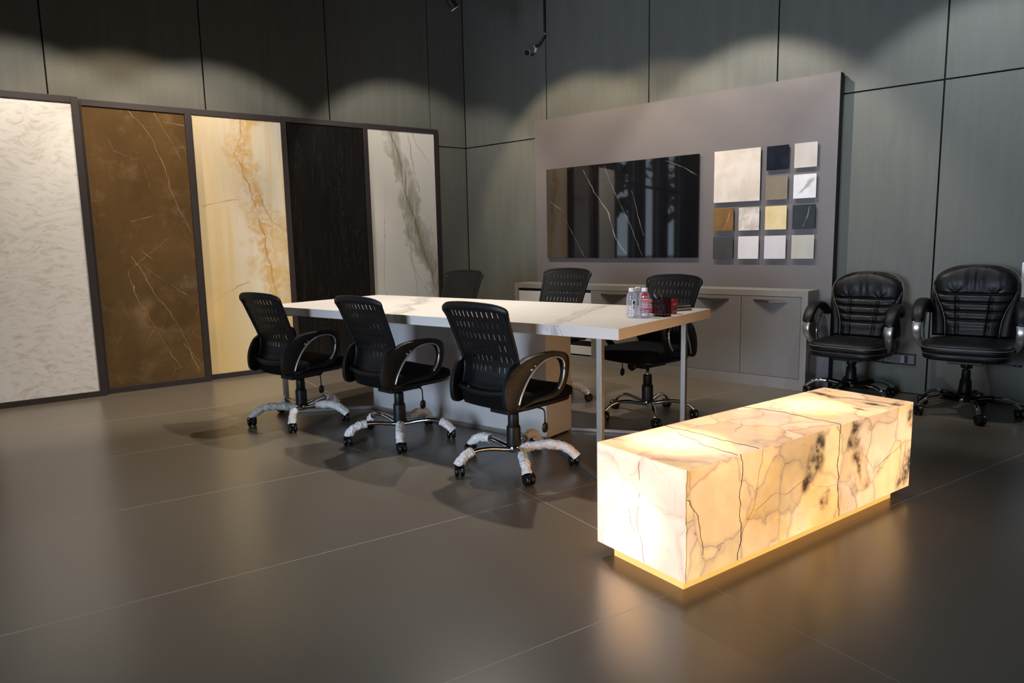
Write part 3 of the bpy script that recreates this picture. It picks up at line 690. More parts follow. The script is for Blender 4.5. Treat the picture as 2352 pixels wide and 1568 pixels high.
    def ax(y): return interp([(-.30, .196), (-.2, .205), (-.10, .232), (0., .252), (.2, .262)], y)
    for sx in (-1, 1):
        m_ = MB()
        def wdt(p):  # plates are wide where the pad is, thin below
            return .014+.010*max(0, min(1, (p.z-.58)/.06))
        V = []
        for k in range(64):
            o_, i_ = Oc[k], Ic[k]; w_ = wdt(o_); lean = .0+.01*max(0, (o_.z-.4)/.25)
            for (p, s_) in ((o_, -1), (o_, 1), (i_, 1), (i_, -1)):
                V.append(Vector((sx*(ax(p.y)+s_*w_*(1 if p is o_ else .7)), p.y, p.z)))
        fs = []
        for k in range(64):
            a_, b_ = k*4, ((k+1) % 64)*4
            for j in range(4): fs.append((a_+j, a_+(j+1) % 4, b_+(j+1) % 4, b_+j))
        if sx < 0: fs = [f[::-1] for f in fs]
        m_.add(V, fs, 0, True); arm = fin(m_.build('armrest', M_plastic, t, bevel=.003))
        tp = [(-.186, .402), (-.166, .462), (-.126, .536), (-.08, .587), (-.02, .622), (.053, .628), (.100, .609), (.117, .566), (.104, .502), (.072, .455)]
        T_ = MB().sweep([Vector((sx*(ax(p.y)+.014), p.y, p.z)) for p in smooth([Vector((0, a, z)) for a, z in tp], 5)], .0058, seg=8)
        T_.build('trim_strip', M_satin, arm)
        for (a_, z_, r_, mt) in ((-.108, .580, .007, M_satin), (-.088, .597, .006, M_satin), (-.066, .611, .005, M_satin), (-.045, .622, .004, M_satin), (-.222, .572, .008, M_plastic2), (-.240, .49, .008, M_plastic2), (-.222, .405, .006, M_plastic2)):
            hb_ = MB().lathe([(r_, -.002), (r_*.8, .002)], 12, M=Matrix.Translation((sx*(ax(a_)+.0155), a_, z_)) @ Matrix.Rotation(R(90*sx), 4, 'Y'))
            hb_.build('screw_cap', mt, arm, weld=False)
def make_chair(label, phase, dz, wrap, ws=None, loc=(0,0,0), rz=0, r1=.335):
    t = thing('task_chair', label, 'chair', loc, rz, 'black task chairs round the meeting table')
    make_base(t, wrap, phase, ws=ws, r1=r1)
    MB().lathe([(.039, .112), (.040, .120), (.039, .215), (.036, .225), (.031, .229), (.030, .29), (.027, .30)], 28).build('column_sleeve', M_plastic, t)
    MB().lathe([(.013, .20), (.013, .33+dz)], 20).build('gas_lift', M_chrome, t)
    upper_parts(t, dz)
    return t
wraps = [(.55, 1), (.42, 1), (.42, 1), (.15, 1), (.5, 1)]
C1 = make_chair('black task chair, leftmost of the three along the near side of the table', R(-115)-R(3), 0, True, [(.05, 1), (.55, 1), (.28, 1), (.5, 1), (.6, 1)], (1.565, -3.345, 0), R(2))
C2 = make_chair('black task chair, middle one of the three along the near side of the table', R(-113)+R(4), 0, True, [(.48, 1), (.2, 1), (.62, 1), (.1, 1), (.8, 1)], (2.495, -3.225, 0), R(-3))
C3 = make_chair('black task chair, on the near side of the table closest to the glowing bench', R(-113)+R(6), 0, True, [(.6, 1), (.5, 1), (.05, 1), (.3, 1), (.4, 1)], (3.442, -3.208, 0), R(-3))
make_chair('black task chair farthest left on the wall side of the table', R(20), .055, True, None, (1.37, -1.75, 0), R(180))
make_chair('black task chair, on the wall side behind the middle of the tabletop', R(-51)+R(180)-R(72)*0, .082, True, None, (2.545, -1.78, 0), R(177))
make_chair('black task chair with bare chrome base, behind the water bottles at the table end', R(-103)+R(170), .046, False, None, (3.475, -1.815, 0), R(-10+180), r1=.32)

# ------------------------------------------------------------------ leather executive chairs
def mat_leather():
    n = NT('black_leather'); v = n.obj(); cr_ = n.vor(v, 190, 'DISTANCE_TO_EDGE'); w_ = n.noise(v, 14, 4)
    n.bsdf(n.mix(w_, sr(7, 7, 9), sr(11, 11, 13)), n.step(w_, .3, .7, .34, .46), spec=.4, bump=n.bump(n.math('ADD', n.math('MULTIPLY', n.step(cr_, 0., .08), .12), w_), .35, .006)); return n.mat
M_leather = mat_leather(); M_stitch = simple('pale_stitching', sr(120, 114, 108), .6)
HB = .50; ZB = .505
def ex_half(v):  # outer silhouette half width
    w_ = interp([(0, .240), (.3, .250), (.6, .258), (.72, .258), (1, .252)], v)
    if v > .70: w_ *= max(0, 1-((v-.70)/.30)**2.6)**(1/2.6)
    return max(w_, .001)
def in_half(v):
    w_ = interp([(0, .158), (.12, .160), (.25, .168), (.40, .190), (.55, .225), (.68, .246), (.8, .250), (1, .245)], v)
    if v > .72: w_ *= max(0, 1-((v-.72)/.255)**2.5)**(1/2.5) if v < .975 else 0
    return w_
GR = [.60, .475, .355, .235]
def ex_depth(x, v):
    W_, I_ = ex_half(v), in_half(v); e = min(1, abs(x)/W_); d = .045*(1-e**4)**.5 if e < 1 else 0
    d += .012*math.exp(-((abs(x)-(W_+I_)/2)/.03)**2)*(1 if v < .6 else max(0, 1-(v-.6)/.1))
    if I_ > 0.01:
        k = abs(x)/I_
        if k < 1: d += .028*(1-k**6)
        d -= .014*math.exp(-((abs(x)-I_)/.006)**2)
        if k < 1:
            for g in GR: d -= .016*math.exp(-((v-g)*HB/.007)**2)*(1-k**8)
            if v < .60:
                seg_ = .5+.5*math.cos(((v-.235) % .121)/.121*2*math.pi); d -= .006*seg_
                xc = .085+.03*v; d -= .010*math.exp(-((abs(x)-xc)/.010)**2)*min(1, (.60-v)/.05)
            else:
                d += .020*math.sin(math.pi*min(1, (v-.60)/.40))
                fan = math.sin(x*95+math.sin(x*37)*1.5); d += .0035*fan*math.exp(-((abs(x)-.05)/.09)**2)*max(0, 1-abs(v-.80)/.18)
                for s_ in (-1, 1):
                    dx = x-s_*.115; dv = (v-.60)*HB; a_ = math.atan2(dv, dx); rr = math.hypot(dx, dv); d += .0045*math.sin(a_*7)*math.exp(-(rr/.05)**2)
    if v < .04: d *= (v/.04)**.5
    return d
def make_exec(label, loc, rz, phase, dz=0.):
    t = thing('executive_chair', label, 'chair', loc, rz, 'black leather office chairs by the concrete wall')
    make_base(t, False, phase, exec_=True, r1=.315)
    MB().lathe([(.040, .13), (.042, .14), (.034, .235), (.028, .24), (.026, .30), (.024, .305)], 28).build('column_sleeve', M_plastic, t)
    MB().lathe([(.013, .22), (.013, .345+dz)], 20).build('gas_lift', M_chrome, t); keep = set(t.children)
    mc = MB().box(-.10, .10, -.12, .12, .355, .385); mc.lathe([(.033, .315), (.036, .325), (.036, .37)], 24); mc.build('tilt_mechanism', M_plastic2, t, bevel=.004)
    lv = MB().sweep(smooth([(-.08, .05, .37), (-.2, .06, .368), (-.27, .07, .366)], 4), .005, seg=8); lv.cushion(.05, .02, .014, (-.285, .07, .366), .8, .8, 16, 8); lv.build('lift_lever', M_plastic2, t)
    # seat: +y is the front
    dome = lambda v: Vector((v.x*(1-.06*max(0, v.y/.25)), v.y, v.z+(.016*(1-(v.x/.27)**2)*(1-(v.y/.27)**2) if v.z > 0 else 0)))
    MB().cushion(.535, .50, .088, (0, .02, .462), .5, .42, 64, 22, fn=dome).build('seat', M_leather, t)
    MB().cushion(.520, .485, .075, (0, .015, .418), .5, .40, 56, 18, fn=lambda v: Vector((v.x*(1-.06*max(0, v.y/.25)), v.y, v.z))).build('seat_base', M_leather, t)
    def loop(w_, d_, z_, cy, e2):
        P = []
        for k in range(72):
            a_ = 2*math.pi*k/72; c_, s_ = math.cos(a_), math.sin(a_)
            x_ = w_/2*math.copysign(abs(c_)**e2, c_); y_ = d_/2*math.copysign(abs(s_)**e2, s_); P.append(Vector((x_*(1-.06*max(0, y_/.25)), y_+cy, z_)))
        return P
    MB().sweep(loop(.532, .497, .474, .02, .42), .0028, seg=6, closed=True).sweep(loop(.526, .490, .432, .017, .42), .002, seg=6, closed=True).build('seat_piping', M_stitch, t)
    # backrest, leaning away from the sitter
    lean = math.tan(R(11)); y0 = -.205
    def P3(x, v, d): return Vector((x, y0-lean*v*HB+d+.02*(x/.27)**2, ZB+v*HB))
    bk = MB()
    def ff(u, v):
        v = .999*v; W_ = ex_half(v); x = math.sin((u-.5)*math.pi)*W_ if False else (u*2-1)*W_; return P3(x, v, ex_depth(x, v))
    bk.grid(ff, 96, 110, flip=True)
    bk.grid(lambda u, v: (lambda vv: P3((u*2-1)*ex_half(vv), vv, -.038*(max(0, 1-abs(u*2-1)**3))**.5*(1-.999*v**8)))(.999*v), 40, 50)
    bk.build('backrest', M_leather, t)
    pp = []
    for sx in (-1, 1):
        q = [P3(sx*in_half(v), v, ex_depth(sx*in_half(v), v)+.004) for v in [k/40*.96 for k in range(41)]]; pp.append(q)
    MB().sweep(pp[0]+pp[1][::-1][1:], .0022, seg=6).build('back_piping', M_stitch, t)
    q = [P3((u*2-1)*ex_half(v), v, .0) for u, v in [(0, .35+k*.02) for k in range(32)]+[(1, .97-k*.02) for k in range(32)]]
    MB().sweep(q, .003, seg=6).build('edge_piping', M_stitch, t)
    for sx in (-1, 1):
        ap = smooth([(sx*.262, -.185, .690), (sx*.278, -.11, .745), (sx*.286, -.02, .758), (sx*.290, .06, .730), (sx*.290, .115, .680), (sx*.290, .135, .640)], 6)
        pad = MB().sweep(ap, [.036+.005*math.sin(k/len(ap)*3.1) for k in range(len(ap))], .026, seg=18, power=.8)
        pad.cushion(.066, .046, .05, tuple(ap[-1]), .8, .8, 20, 12)
        arm = pad.build('armrest', M_leather, t)
        br = smooth([(sx*.290, .146, .632), (sx*.292, .156, .585), (sx*.288, .140, .540), (sx*.276, .09, .49), (sx*.252, .03, .44)], 6)
        MB().sweep(br, [.030-.012*k/len(br) for k in range(len(br))], .010, seg=14, power=.7, up=(0, 1, 0)).build('arm_bracket', M_satin, arm)
        ib = smooth([(sx*.270, -.12, .71), (sx*.268, -.05, .66), (sx*.268, .0, .58), (sx*.264, .0, .50), (sx*.252, .0, .44)], 6)
        MB().sweep(ib, .014, .006, seg=10, up=(1, 0, 0)).build('arm_strut', M_chrome, arm)
    for o in t.children:
        if o not in keep: o.location.z += dz
    return t
make_exec('black leather executive chair tucked beside the sideboard end, left of the wall socket', (4.415, -.405, 0), R(180-4), R(43-180+4), -.058)
make_exec('black leather executive chair right of the wall socket, at the right edge', (5.165, -.480, 0), R(180+3), R(-139-180-3))

# ------------------------------------------------------------------ back-lit onyx bench
BN = thing('onyx_bench', 'glowing back-lit onyx block bench standing on the dark tiled floor', 'bench', (4.86811, -3.96715, 0), -.23686)
bl, bw, bz0, bz1 = 1.5639, .4409, .0548, .4558; tk = .004
s1, s2 = .296, .945   # where the side panels meet
B_ = [(.785, .385, .045, 1.2, .7), (.765, .315, .060, 1.2, .8), (.735, .245, .035, 1.3, .7), (.84, .135, .035, 1, 1),
      (1.075, .39, .060, 1.3, .75), (1.040, .345, .035, 1, 1), (1.083, .27, .040, 1, 1), (1.165, .19, .042, 1, 1.1), (1.24, .225, .040, 1.1, .8), (1.10, .225, .03, 1.4, .7), (1.05, .155, .03, 1, 1),
      (1.535, .43, .05, 1, 1), (1.52, .375, .05, 1.2, .9), (1.49, .105, .060, 1, 1), (1.53, .150, .055, 1, .9)]
mk_side = mat_onyx('onyx_side', 1.15, 0.0, 1.3, [(0, y_, z_, r_*1.35, 1, sy_, sz_) for y_, z_, r_, sy_, sz_ in B_], 4.4)
mk_top = mat_onyx('onyx_top', 1.1, .15, 6.1, [(-.33, 1.385, .45, .10, .8, 2.2, 1), (-.11, 1.42, .45, .10, .8, 2.2, 1), (-.01, 1.50, .45, .09, 1.2, 1.3, 1), (-.07, 1.26, .45, .06, .7, 3.0, 1), (-.40, 1.40, .45, .05, .8, 2, 1)], 4.2, [(-.26, .24, .45, .24, 3.2), (-.25, 1.15, .45, .22, 1.6), (-.10, .28, .45, .16, .3)])
mk_end = mat_onyx('onyx_end', .85, .7, 3.7, [], 3.0, [(-.27, 0, .20, .22, 2.6), (-.32, 0, .10, .16, 1.0)])
mk_back = mat_onyx('onyx_far_side', 3.2, 0.0, 9.4, [], 4.4)
mk_pl = simple('onyx_plinth', sr(200, 160, 110), .3, emis=(1.0, .46, .11, 1), estr=1.2)
M_seam = simple('dark_resin_seam', sr(38, 30, 24), .5); M_crack = simple('brown_crack', sr(150, 100, 58), .5)
for a, c_ in ((0, s1), (s1, s2), (s2, bl)):
    MB().box(-tk, 0, a+.001, c_-.001, bz0, bz1-tk-.0005).build('side_slab', mk_side, BN)
for a, c_ in ((0, .385), (.385, .928), (.928, 1.425), (1.425, bl)):
    MB().box(-bw, 0, a+.0008, c_-.0008, bz1-tk, bz1).build('top_slab', mk_top, BN)
MB().box(-bw, -tk-.0005, 0, tk, bz0, bz1-tk-.0005).build('end_slab', mk_end, BN)
MB().box(-bw, -tk-.0005, bl-tk, bl, bz0, bz1-tk-.0005).build('end_slab', mk_side, BN)
MB().box(-bw, -bw+tk, tk+.0005, bl-tk-.0005, bz0, bz1-tk-.0005).build('side_slab', mk_back, BN)
MB().box(-bw+tk, -tk, tk, bl-tk, bz0, bz0+.004).build('underside', M_seam, BN)
MB().box(-bw+.047, -.045, .045, bl-.075, 0, bz0-.0005).build('plinth', mk_pl, BN)
def seam(pts, w, parent=BN, axis='side'):
    b = MB(); n_ = 40; P = smooth([Vector(p) for p in pts], 10); q = []
    for i, p in enumerate(P):
        j = .012*noise.noise(p*19)+.004*noise.noise(p*80)
        q.append(p+(Vector((0, j, 0))))
    ww = [w*(.5+.7*abs(noise.noise(p*31+Vector((5, 0, 0))))) for p in q]
    if axis == 'side': b.sweep(q, ww, .0012, up=(1, 0, 0), seg=6)
    else: b.sweep(q, ww, .0012, up=(0, 0, 1), seg=6)
    b.build('seam' if w > .0016 else 'crack_line', M_seam if w > .0016 else M_crack, parent)
x_ = .0004; zt_ = bz1+.0003
seam([(x_, .296, bz1), (x_, .303, .416), (x_, .290, .321), (x_, .291, .24), (x_, .300, .165), (x_, .288, bz0)], .0027)
seam([(x_, .944, bz1), (x_, .938, .35), (x_, .940, .24), (x_, .955, .12), (x_, .957, bz0)], .0026)
for P_ in ([(.005, .35), (.02, .342), (.059, .271), (.084, .181), (.09, .13)],):
    seam([(x_, a, b) for a, b in P_], .0018)
for P_ in ([(.426, .45), (.39, .31), (.366, .232), (.33, .19), (.30, .14)], [(1.18, .44), (1.20, .34), (1.17, .27), (1.24, .21), (1.36, .24), (1.47, .27)], [(.38, .22), (.50, .26), (.58, .24), (.70, .27), (.80, .22), (.93, .20)]):
    seam([(x_, a, b) for a, b in P_], .0004)
for P_, w_ in (([(-.439, .377), (-.30, .392), (-.15, .388), (0, .398)], .0022), ([(-.33, .33), (-.22, .30), (-.156, .276), (0, .276)], .0018), ([(-bw, .898), (-.34, .925), (-.253, .944), (-.12, .936), (0, .942)], .0026), ([(-bw, 1.398), (-.30, 1.412), (-.193, 1.433), (0, 1.45)], .0030),
               ([(-.19, .52), (-.22, .56), (-.24, .62), (-.29, .68)], .0006)):
    seam([(a, b, zt_) for a, b in P_], w_, axis='top')
for P_ in ([(-.22, .45), (-.215, .33), (-.225, .20), (-.20, .12), (-.19, .06)], [(-.27, .24), (-.245, .17), (-.21, .13)]):
    seam([(a, -.0004, b) for a, b in P_], .0005)
seam([(.0004, .001, bz0), (.0004, .002, .2), (.0004, .001, .3), (.0004, .001, bz1)], .0009)

# ------------------------------------------------------------------ things on the table
ZT = TH
def mat_water():
    n = NT('clear_bottle_plastic'); g = n.node('ShaderNodeBsdfGlossy'); g.inputs['Roughness'].default_value = .05
    d = n.node('ShaderNodeBsdfDiffuse'); d.inputs[0].default_value = sr(225, 228, 240); t = n.node('ShaderNodeBsdfTransparent'); t.inputs[0].default_value = (.92, .93, .96, 1)
    lw = n.node('ShaderNodeLayerWeight'); lw.inputs[0].default_value = .45
    m1 = n.node('ShaderNodeMixShader'); n.put(m1.inputs[0], n.step(lw.outputs['Facing'], .15, .9, .30, .85)); n.t.links.new(t.outputs[0], m1.inputs[1])
    m0 = n.node('ShaderNodeMixShader'); m0.inputs[0].default_value = .55; n.t.links.new(g.outputs[0], m0.inputs[1]); n.t.links.new(d.outputs[0], m0.inputs[2]); n.t.links.new(m0.outputs[0], m1.inputs[2]); n.t.links.new(m1.outputs[0], n.out.inputs[0]); return n.mat
M_water = mat_water(); M_cap = simple('white_cap', sr(238, 236, 238), .35); M_red = simple('red_print', sr(200, 40, 48), .4); M_blackp = simple('black_print', sr(30, 26, 22), .5); M_gold = simple('gold_print', sr(170, 130, 60), .4)
M_ltint = simple('pink_print', sr(222, 150, 150), .5)
def bottle(x, y, lab, art, rot=0):
    t = thing('water_bottle', lab, 'bottle', (x, y, ZT), rot, 'small water bottles on the table end')
    pr = [(.020, .0), (.026, .002), (.0285, .010), (.0285, .026), (.0265, .029)]
    for k in range(6):
        z0 = .031+k*.0135; pr += [(.0265, z0), (.0288, z0+.003), (.0288, z0+.009), (.0265, z0+.012)]
    pr += [(.0275, .116), (.026, .124), (.021, .134), (.0155, .142), (.0145, .144)]
    MB().lathe(pr, 28).build('bottle_body', M_water, t)
    MB().lathe([(.0155, .143), (.0162, .145), (.0162, .160), (.0150, .1625)], 24).build('cap', M_cap, t)
    def patch(a0, a1, z0, z1, r_, mt, nm='label_print'):
        MB().grid(lambda u, v: Vector((r_*math.cos(R(a0+(a1-a0)*u)), r_*math.sin(R(a0+(a1-a0)*u)), z0+(z1-z0)*v)), 10, 2).build(nm, mt, t)
    cam_a = math.degrees(math.atan2(-6.06-y, 5.92-x))-math.degrees(rot)
    if art == 'red':
        MB().grid(lambda u, v: (lambda z, rr, w: Vector((rr*math.cos(R(cam_a+(u-.5)*w)), rr*math.sin(R(cam_a+(u-.5)*w)), z)))(.119+v*.018, .0282-.0062*v, 80-30*v), 10, 4).build('label_print', M_red, t)
        for z_ in (.104, .090, .045): patch(cam_a-45, cam_a+45, z_, z_+.005, .0292, M_red)
        for z_ in (.072, .060): patch(cam_a-40, cam_a+30, z_, z_+.006, .0292, M_ltint)
    elif art == 'crest':
        patch(cam_a+2, cam_a+42, .022, .098, .0292, M_cap); patch(cam_a+12, cam_a+34, .078, .094, .0295, M_blackp); patch(cam_a+14, cam_a+32, .070, .078, .0295, M_gold); patch(cam_a+16, cam_a+30, .048, .068, .0295, M_gold)
        patch(cam_a-28, cam_a-12, .112, .126, .0272, M_ltint)
    else:
        patch(cam_a-60, cam_a+60, .050, .054, .0292, M_ltint)
    return t
bottle(3.897, -2.722, 'clear ribbed water bottle with a small black and gold crest label, front left', 'crest')
bottle(3.951, -2.678, 'clear ribbed water bottle with red print, beside the pen holder', 'red')
bottle(3.893, -2.650, 'clear ribbed water bottle standing behind the one with the crest label', 'plain')
# pen holder
def mat_mesh_holder():
    n = NT('black_wire_mesh'); x, y, z = n.xyz()
    a = n.math('MAXIMUM', n.math('LESS_THAN', n.math('FRACT', n.math('MULTIPLY', n.math('ADD', n.math('ADD', x, y), z), 330.)), .42), n.math('LESS_THAN', n.math('FRACT', n.math('MULTIPLY', n.math('SUBTRACT', n.math('ADD', x, y), z), 330.)), .42))
    n.bsdf(sr(14, 14, 16), .4, .5, alpha=a); return n.mat
M_wire = mat_mesh_holder()
ph = thing('pen_holder', 'square black wire mesh pen holder beside the water bottles', 'pen holder', (4.005, -2.585, ZT), R(-8))
b = MB(); h_ = .037
V = [(-h_, -h_), (h_, -h_), (h_, h_), (-h_, h_)]
b.add([(x, y, .004) for x, y in V]+[(x, y, .098) for x, y in V], [(0,1,5,4),(1,2,6,5),(2,3,7,6),(3,0,4,7)]); b.build('mesh_wall', M_wire, ph)
b = MB().box(-h_, h_, -h_, h_, 0, .005)
b.build('bottom_plate', M_plastic2, ph, bevel=.002)
b = MB()
for (x0, x1, y0, y1) in ((-h_-.002, h_+.002, -h_-.002, -h_+.002), (-h_-.002, h_+.002, h_-.002, h_+.002), (-h_-.002, -h_+.002, -h_, h_), (h_-.002, h_+.002, -h_, h_)): b.box(x0, x1, y0, y1, .096, .101)
b.build('rim', M_plastic2, ph)
M_pen1 = simple('dark_pen', sr(40, 34, 32), .3); M_pen2 = simple('silver_pen', sr(190, 190, 200), .25, .8); M_pen3 = simple('brown_pencil', sr(92, 60, 40), .5)
def pen(p0, p1, r_, mt, lab):
    a, b_ = Vector(p0), Vector(p1); d = (b_-a).normalized(); L_ = (b_-a).length
    o = MB().lathe([(.0012, 0), (r_*.9, .010), (r_, .016), (r_, L_-.012), (r_*.7, L_)], 12).build('pen', mt)
    o.rotation_euler = d.to_track_quat('Z', 'Y').to_euler(); o.location = a
    tag(o, lab, 'pen', 'pens in the mesh holder')
base = Vector((4.005, -2.585, ZT))
pen(base+Vector((.028, .006, .008)), base+Vector((-.036, -.026, .128)), .0035, M_pen2, 'silver pen leaning left in the mesh pen holder')
pen(base+Vector((.024, .022, .008)), base+Vector((-.014, .010, .126)), .0042, M_pen3, 'brown pencil standing in the mesh pen holder')
pen(base+Vector((.020, -.016, .008)), base+Vector((-.024, -.012, .118)), .0040, M_pen1, 'dark pen lying across the inside of the mesh pen holder')
# red box
M_redbox = simple('red_card', sr(176, 18, 22), .45); M_print = simple('white_print', sr(235, 225, 225), .5)
rb = thing('card_box', 'red cardboard box with white lettering behind the pen holder', 'box', (3.893, -2.470, ZT), R(3))
MB().box(-.095, .115, 0, .055, 0, .082).build('carton', M_redbox, rb, bevel=.001)
def text(s_, size, loc, rot, mat, parent, nm='lettering', ext=.0002):
    c = bpy.data.curves.new(nm, 'FONT'); c.body = s_; c.size = size; c.extrude = ext; c.align_x = 'CENTER'; c.align_y = 'CENTER'; c.materials.append(mat)
    q = bpy.data.objects.new('tmp', c); COL.objects.link(q); bpy.context.view_layer.update(); me = bpy.data.meshes.new_from_object(q.evaluated_get(bpy.context.evaluated_depsgraph_get())); bpy.data.objects.remove(q)
    me.name = nm; o = bpy.data.objects.new(nm, me); COL.objects.link(o); o.parent = parent; o.location = loc; o.rotation_euler = rot; return o
text('ESSENCE', .036, (.005, -.0006, .040), (R(90), 0, 0), M_print, rb)
text('ESSENCE', .013, (.1156, .027, .055), (R(90), 0, R(90)), M_print, rb)
b = MB().box(-.093, .045, -.0006, 0, .068, .0705).box(-.093, .045, -.0006, 0, .076, .0785).box(-.06, .06, -.0006, 0, .014, .0155).box(.115, .1156, .012, .042, .044, .045); b.build('printed_lines', M_print, rb)
MB().box(.115, .1157, .001, .054, .001, .020).build('printed_band', M_ltint, rb)
# small white eraser-like block beside the bottles
M_bk = simple('notebook_cover', sr(16, 17, 30), .35); M_pg = simple('paper_pages', sr(214, 208, 198), .8)
def notebook(x, y, z, w, d, h, rz, lab):
    t = thing('notebook', lab, 'notebook', (x, y, z), rz, 'notebooks stacked on the table end')
    MB().box(-w/2, w/2, -d/2, d/2, 0, .002).box(-w/2, w/2, -d/2, d/2, h-.002, h).box(-w/2-.001, -w/2+.003, -d/2, d/2, 0, h).build('cover', M_bk, t)
    MB().box(-w/2+.003, w/2-.003, -d/2+.003, d/2-.003, .002, h-.002).build('pages', M_pg, t)
notebook(3.872, -2.268, ZT, .17, .23, .020, R(-22), 'thick dark blue notebook at the bottom of the stack behind the red box')
notebook(3.868, -2.262, ZT+.020, .165, .22, .016, R(-26), 'dark blue notebook lying on top of the thicker notebook')
o = MB().box(-.035, .035, -.075, .075, 0, .014).build('phone', M_plastic2, bevel=.004); o.location = (3.845, -2.285, ZT+.036); o.rotation_euler = (0, 0, R(35)); tag(o, 'small black handset lying on the stacked notebooks', 'phone')
o = MB().box(-.02, .02, -.012, .012, 0, .014).build('eraser', M_cap, bevel=.002); o.location = (3.958, -2.625, ZT); tag(o, 'small white block on the table between bottle and pen holder', 'eraser')

# ------------------------------------------------------------------ wall fittings
M_cond = simple('black_conduit', sr(22, 23, 25), .5)
cd = thing('wall_conduit', 'black corrugated cable conduit running down the concrete wall to the camera', 'conduit', (1.201, 0, 3.35))
P = smooth([(0, -.014, .649), (.0, -.014, .30), (.0, -.014, .02), (-.02, -.015, -.035), (-.07, -.02, -.085), (-.115, -.03, -.10)], 14)
L_ = len(P)
MB().sweep(P, [.013 if k % 2 else .0115 for k in range(L_)], seg=14).build('tube', M_cond, cd)
b = MB().lathe([(.0155, 0), (.0155, .022)], 16, c=(0, -.014, .0)); b.box(-.016, .03, -.004, -.001, .002, .02); b.build('clip', M_satin, cd)
MB().box(-.10, -.06, -.036, -.002, -.078, -.068).build('clip', M_satin, cd)
cc = thing('security_camera', 'small white bullet security camera on the concrete wall below the conduit', 'security camera', (1.055, 0, 3.235))
MB().lathe([(.035, 0), (.035, .012), (.028, .02)], 24, M=Matrix.Rotation(R(90), 4, 'X')).build('wall_plate', M_cap, cc)
MB().sweep(smooth([(0, -.015, 0), (0, -.05, -.002), (-.005, -.07, -.012)], 4), .012, seg=12).build('mount_arm', M_cap, cc)
dcc = Vector((.12, -.9, -.42)).normalized(); Mq = Matrix.Translation((-.008, -.055, -.022)) @ dcc.to_track_quat('Z', 'Y').to_matrix().to_4x4()
MB().lathe([(.024, -.06), (.030, -.055), (.031, .075), (.030, .085)], 28, M=Mq).build('housing', M_satin if False else simple('camera_housing', sr(190, 182, 172), .4), cc)
MB().lathe([(.0285, .0845), (.0285, .0865)], 28, M=Mq).lathe([(.014, .086), (.012, .0885)], 20, M=Mq).build('lens_face', M_plastic2, cc)
# socket strip
M_sock = varied('grey_socket_plastic', sr(84, 86, 90), .4, amt=.04); M_sw = simple('switch_plate', sr(140, 140, 145), .4)
so = thing('wall_socket', 'dark grey double socket with switches low on the concrete wall between the leather chairs', 'socket', (4.539, 0, .222))
MB().box(0, .227, -.012, -.0005, 0, .090).build('back_box', M_dark, so, bevel=.002); MB().box(.008, .219, -.016, -.012, .012, .080).build('face_plate', M_sock, so, bevel=.001)
b = MB()
for cx in (.045, .095):
    for dx, dz in ((0, .018), (-.008, -.008), (.008, -.008)): b.lathe([(.0032, 0), (.0032, .001)], 10, M=Matrix.Translation((cx+dx, -.016, .046+dz)) @ Matrix.Rotation(R(90), 4, 'X'))
b.build('pin_holes', M_dark, so)
MB().box(.128, .150, -.019, -.016, .018, .074).build('switch', M_sw, so); MB().box(.152, .176, -.019, -.016, .018, .074).build('switch', M_dark, so)
o = MB().box(0, .30, -.003, -.0005, 0, .245).build('wall_notice', M_cap); o.location = (5.386, 0, .770); tag(o, 'white sheet fixed to the concrete wall at the right edge', 'notice')

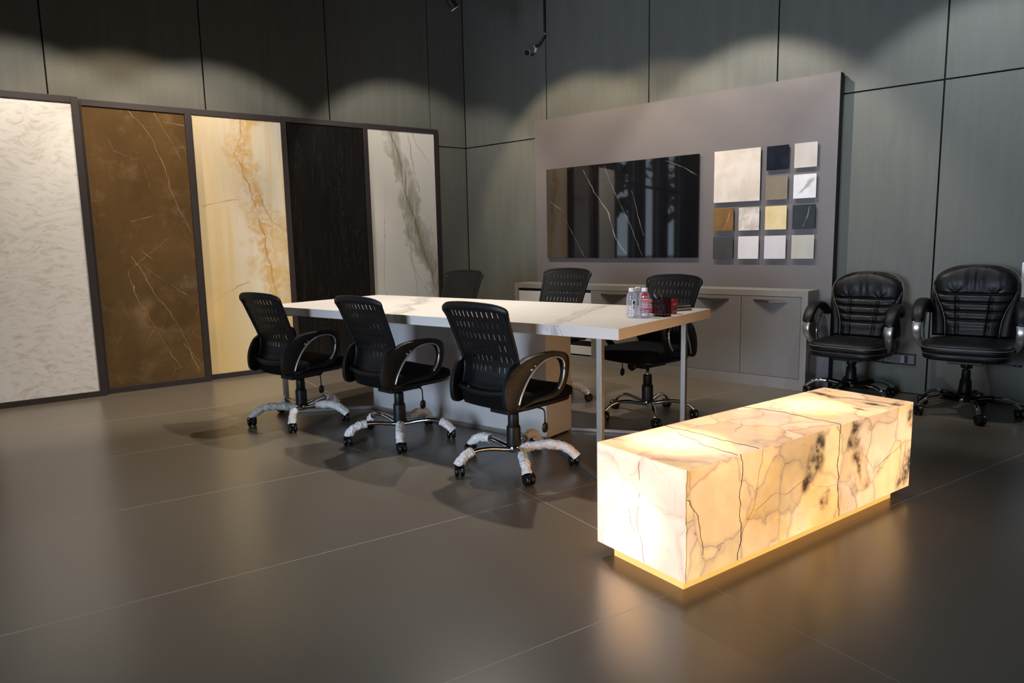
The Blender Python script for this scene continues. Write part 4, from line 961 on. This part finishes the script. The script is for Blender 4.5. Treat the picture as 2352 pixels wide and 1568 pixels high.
# ------------------------------------------------------------------ track lights
M_lamp = simple('track_light_black', sr(20, 21, 24), .45)
def mat_em(name, c, s_):
    n = NT(name); e = n.node('ShaderNodeEmission'); e.inputs[0].default_value = c; e.inputs[1].default_value = s_; n.t.links.new(e.outputs[0], n.out.inputs[0]); return n.mat
WARM = (1.0, .80, .55); NEUT = (1.0, .90, .78)
M_em = mat_em('lamp_glow', (1, .88, .7, 1), 30)
M_rim = simple('lamp_rim_white', sr(210, 210, 210), .5)
def track(p0, p1, lab):
    d = Vector(p1)-Vector(p0); o = MB().box(0, d.length, -.018, .018, -.035, 0).build('lighting_track', M_lamp); o.location = p0; o.rotation_euler = (0, 0, math.atan2(d.y, d.x)); tag(o, lab, 'lighting track', 'black ceiling lighting tracks')
ZTR = 3.50
def spot(pos, tgt, energy, angle, blend, color, lab, size=.03, zt=None):
    pos = Vector(pos); tgt = Vector(tgt); d = (tgt-pos).normalized()
    t = thing('track_spotlight', lab, 'spotlight', tuple(pos), 0, 'black track spotlights')
    q = d.to_track_quat('-Z', 'Y').to_matrix().to_4x4()
    MB().lathe([(.034, -.02), (.038, -.015), (.038, .13), (.034, .14)], 24, M=q, cap=False).build('lamp_housing', M_lamp, t)
    MB().lathe([(.036, .02), (.0, .02)], 24, M=q, cap=False).build('reflector_back', M_rim, t)
    MB().lathe([(.034, -.021), (.0395, -.021), (.0395, -.014)], 24, M=q, cap=False).build('rim_ring', M_rim, t)
    MB().lathe([(.026, .008), (.0, .008)], 20, M=q, cap=False).build('lamp_lens', M_em, t)
    MB().lathe([(.008, .06), (.008, (zt or ZTR)-.036-pos.z)], 10).build('stem', M_lamp, t)
    l = bpy.data.lights.new('spot', 'SPOT'); l.energy = energy; l.spot_size = R(angle); l.spot_blend = blend; l.color = color; l.shadow_soft_size = size
    o = bpy.data.objects.new('lamp_beam', l); COL.objects.link(o); o.parent = t; o.location = d*.03; o.rotation_euler = d.to_track_quat('-Z', 'Y').to_euler()
# tracks hang 0.5 m under the ceiling
track(LP(1.45, -5.6, ZTR+.16), LP(1.45, -1.3, ZTR+.16), 'black lighting track along the left wall above the slab displays')
track((1.05, -1.40, ZTR), (7.6, -1.40, ZTR), 'black lighting track along the concrete wall above the sideboard')
track((1.2, -2.62, ZTR), (7.8, -2.62, ZTR), 'black lighting track hanging over the meeting table')
for yy, e_, c_, lab in ((-5.05, 40, NEUT, 'left track spotlight nearest the shop windows'), (-4.32, 98, NEUT, 'left track spotlight over the white quartzite slab'), (-3.50, 82, WARM, 'left track spotlight over the brown marble slab'), (-2.80, 98, NEUT, 'left track spotlight over the honey onyx slab'), (-1.45, 96, NEUT, 'left track spotlight aimed at the slab by the corner')):
    spot(LP(1.45, yy, ZTR-.04), LP(.15, yy+(.75 if yy > -2 else 0), 1.25), e_, 84, .35, c_, lab, zt=ZTR+.16)
for xx, tx_, e_, c_, lab in ((1.27, 1.7, 95, WARM, 'wall track spotlight aimed at the black slab'), (2.50, 2.5, 55, WARM, 'wall track spotlight in the middle of the grey board'), (3.42, 3.40, 145, NEUT, 'wall track spotlight over the sample tiles'), (5.0, 5.15, 85, (.92, .96, 1.0), 'wall track spotlight over the leather chairs')):
    spot((xx, -1.40, ZTR-.20), (tx_, -.1, 1.45), e_, 82, .35, c_, lab)
for xx, ty_, e_, lab in ((1.5, -3.0, 185, 'table track spotlight over the left end of the table'), (2.6, -3.1, 225, 'table track spotlight over the middle of the table'), (3.7, -2.45, 55, 'table track spotlight over the right end of the table')):
    spot((xx, -2.62, ZTR-.20), (xx-.25, ty_, .8), e_, 98 if xx < 3 else 75, .6, (1.0, .925, .84), lab)
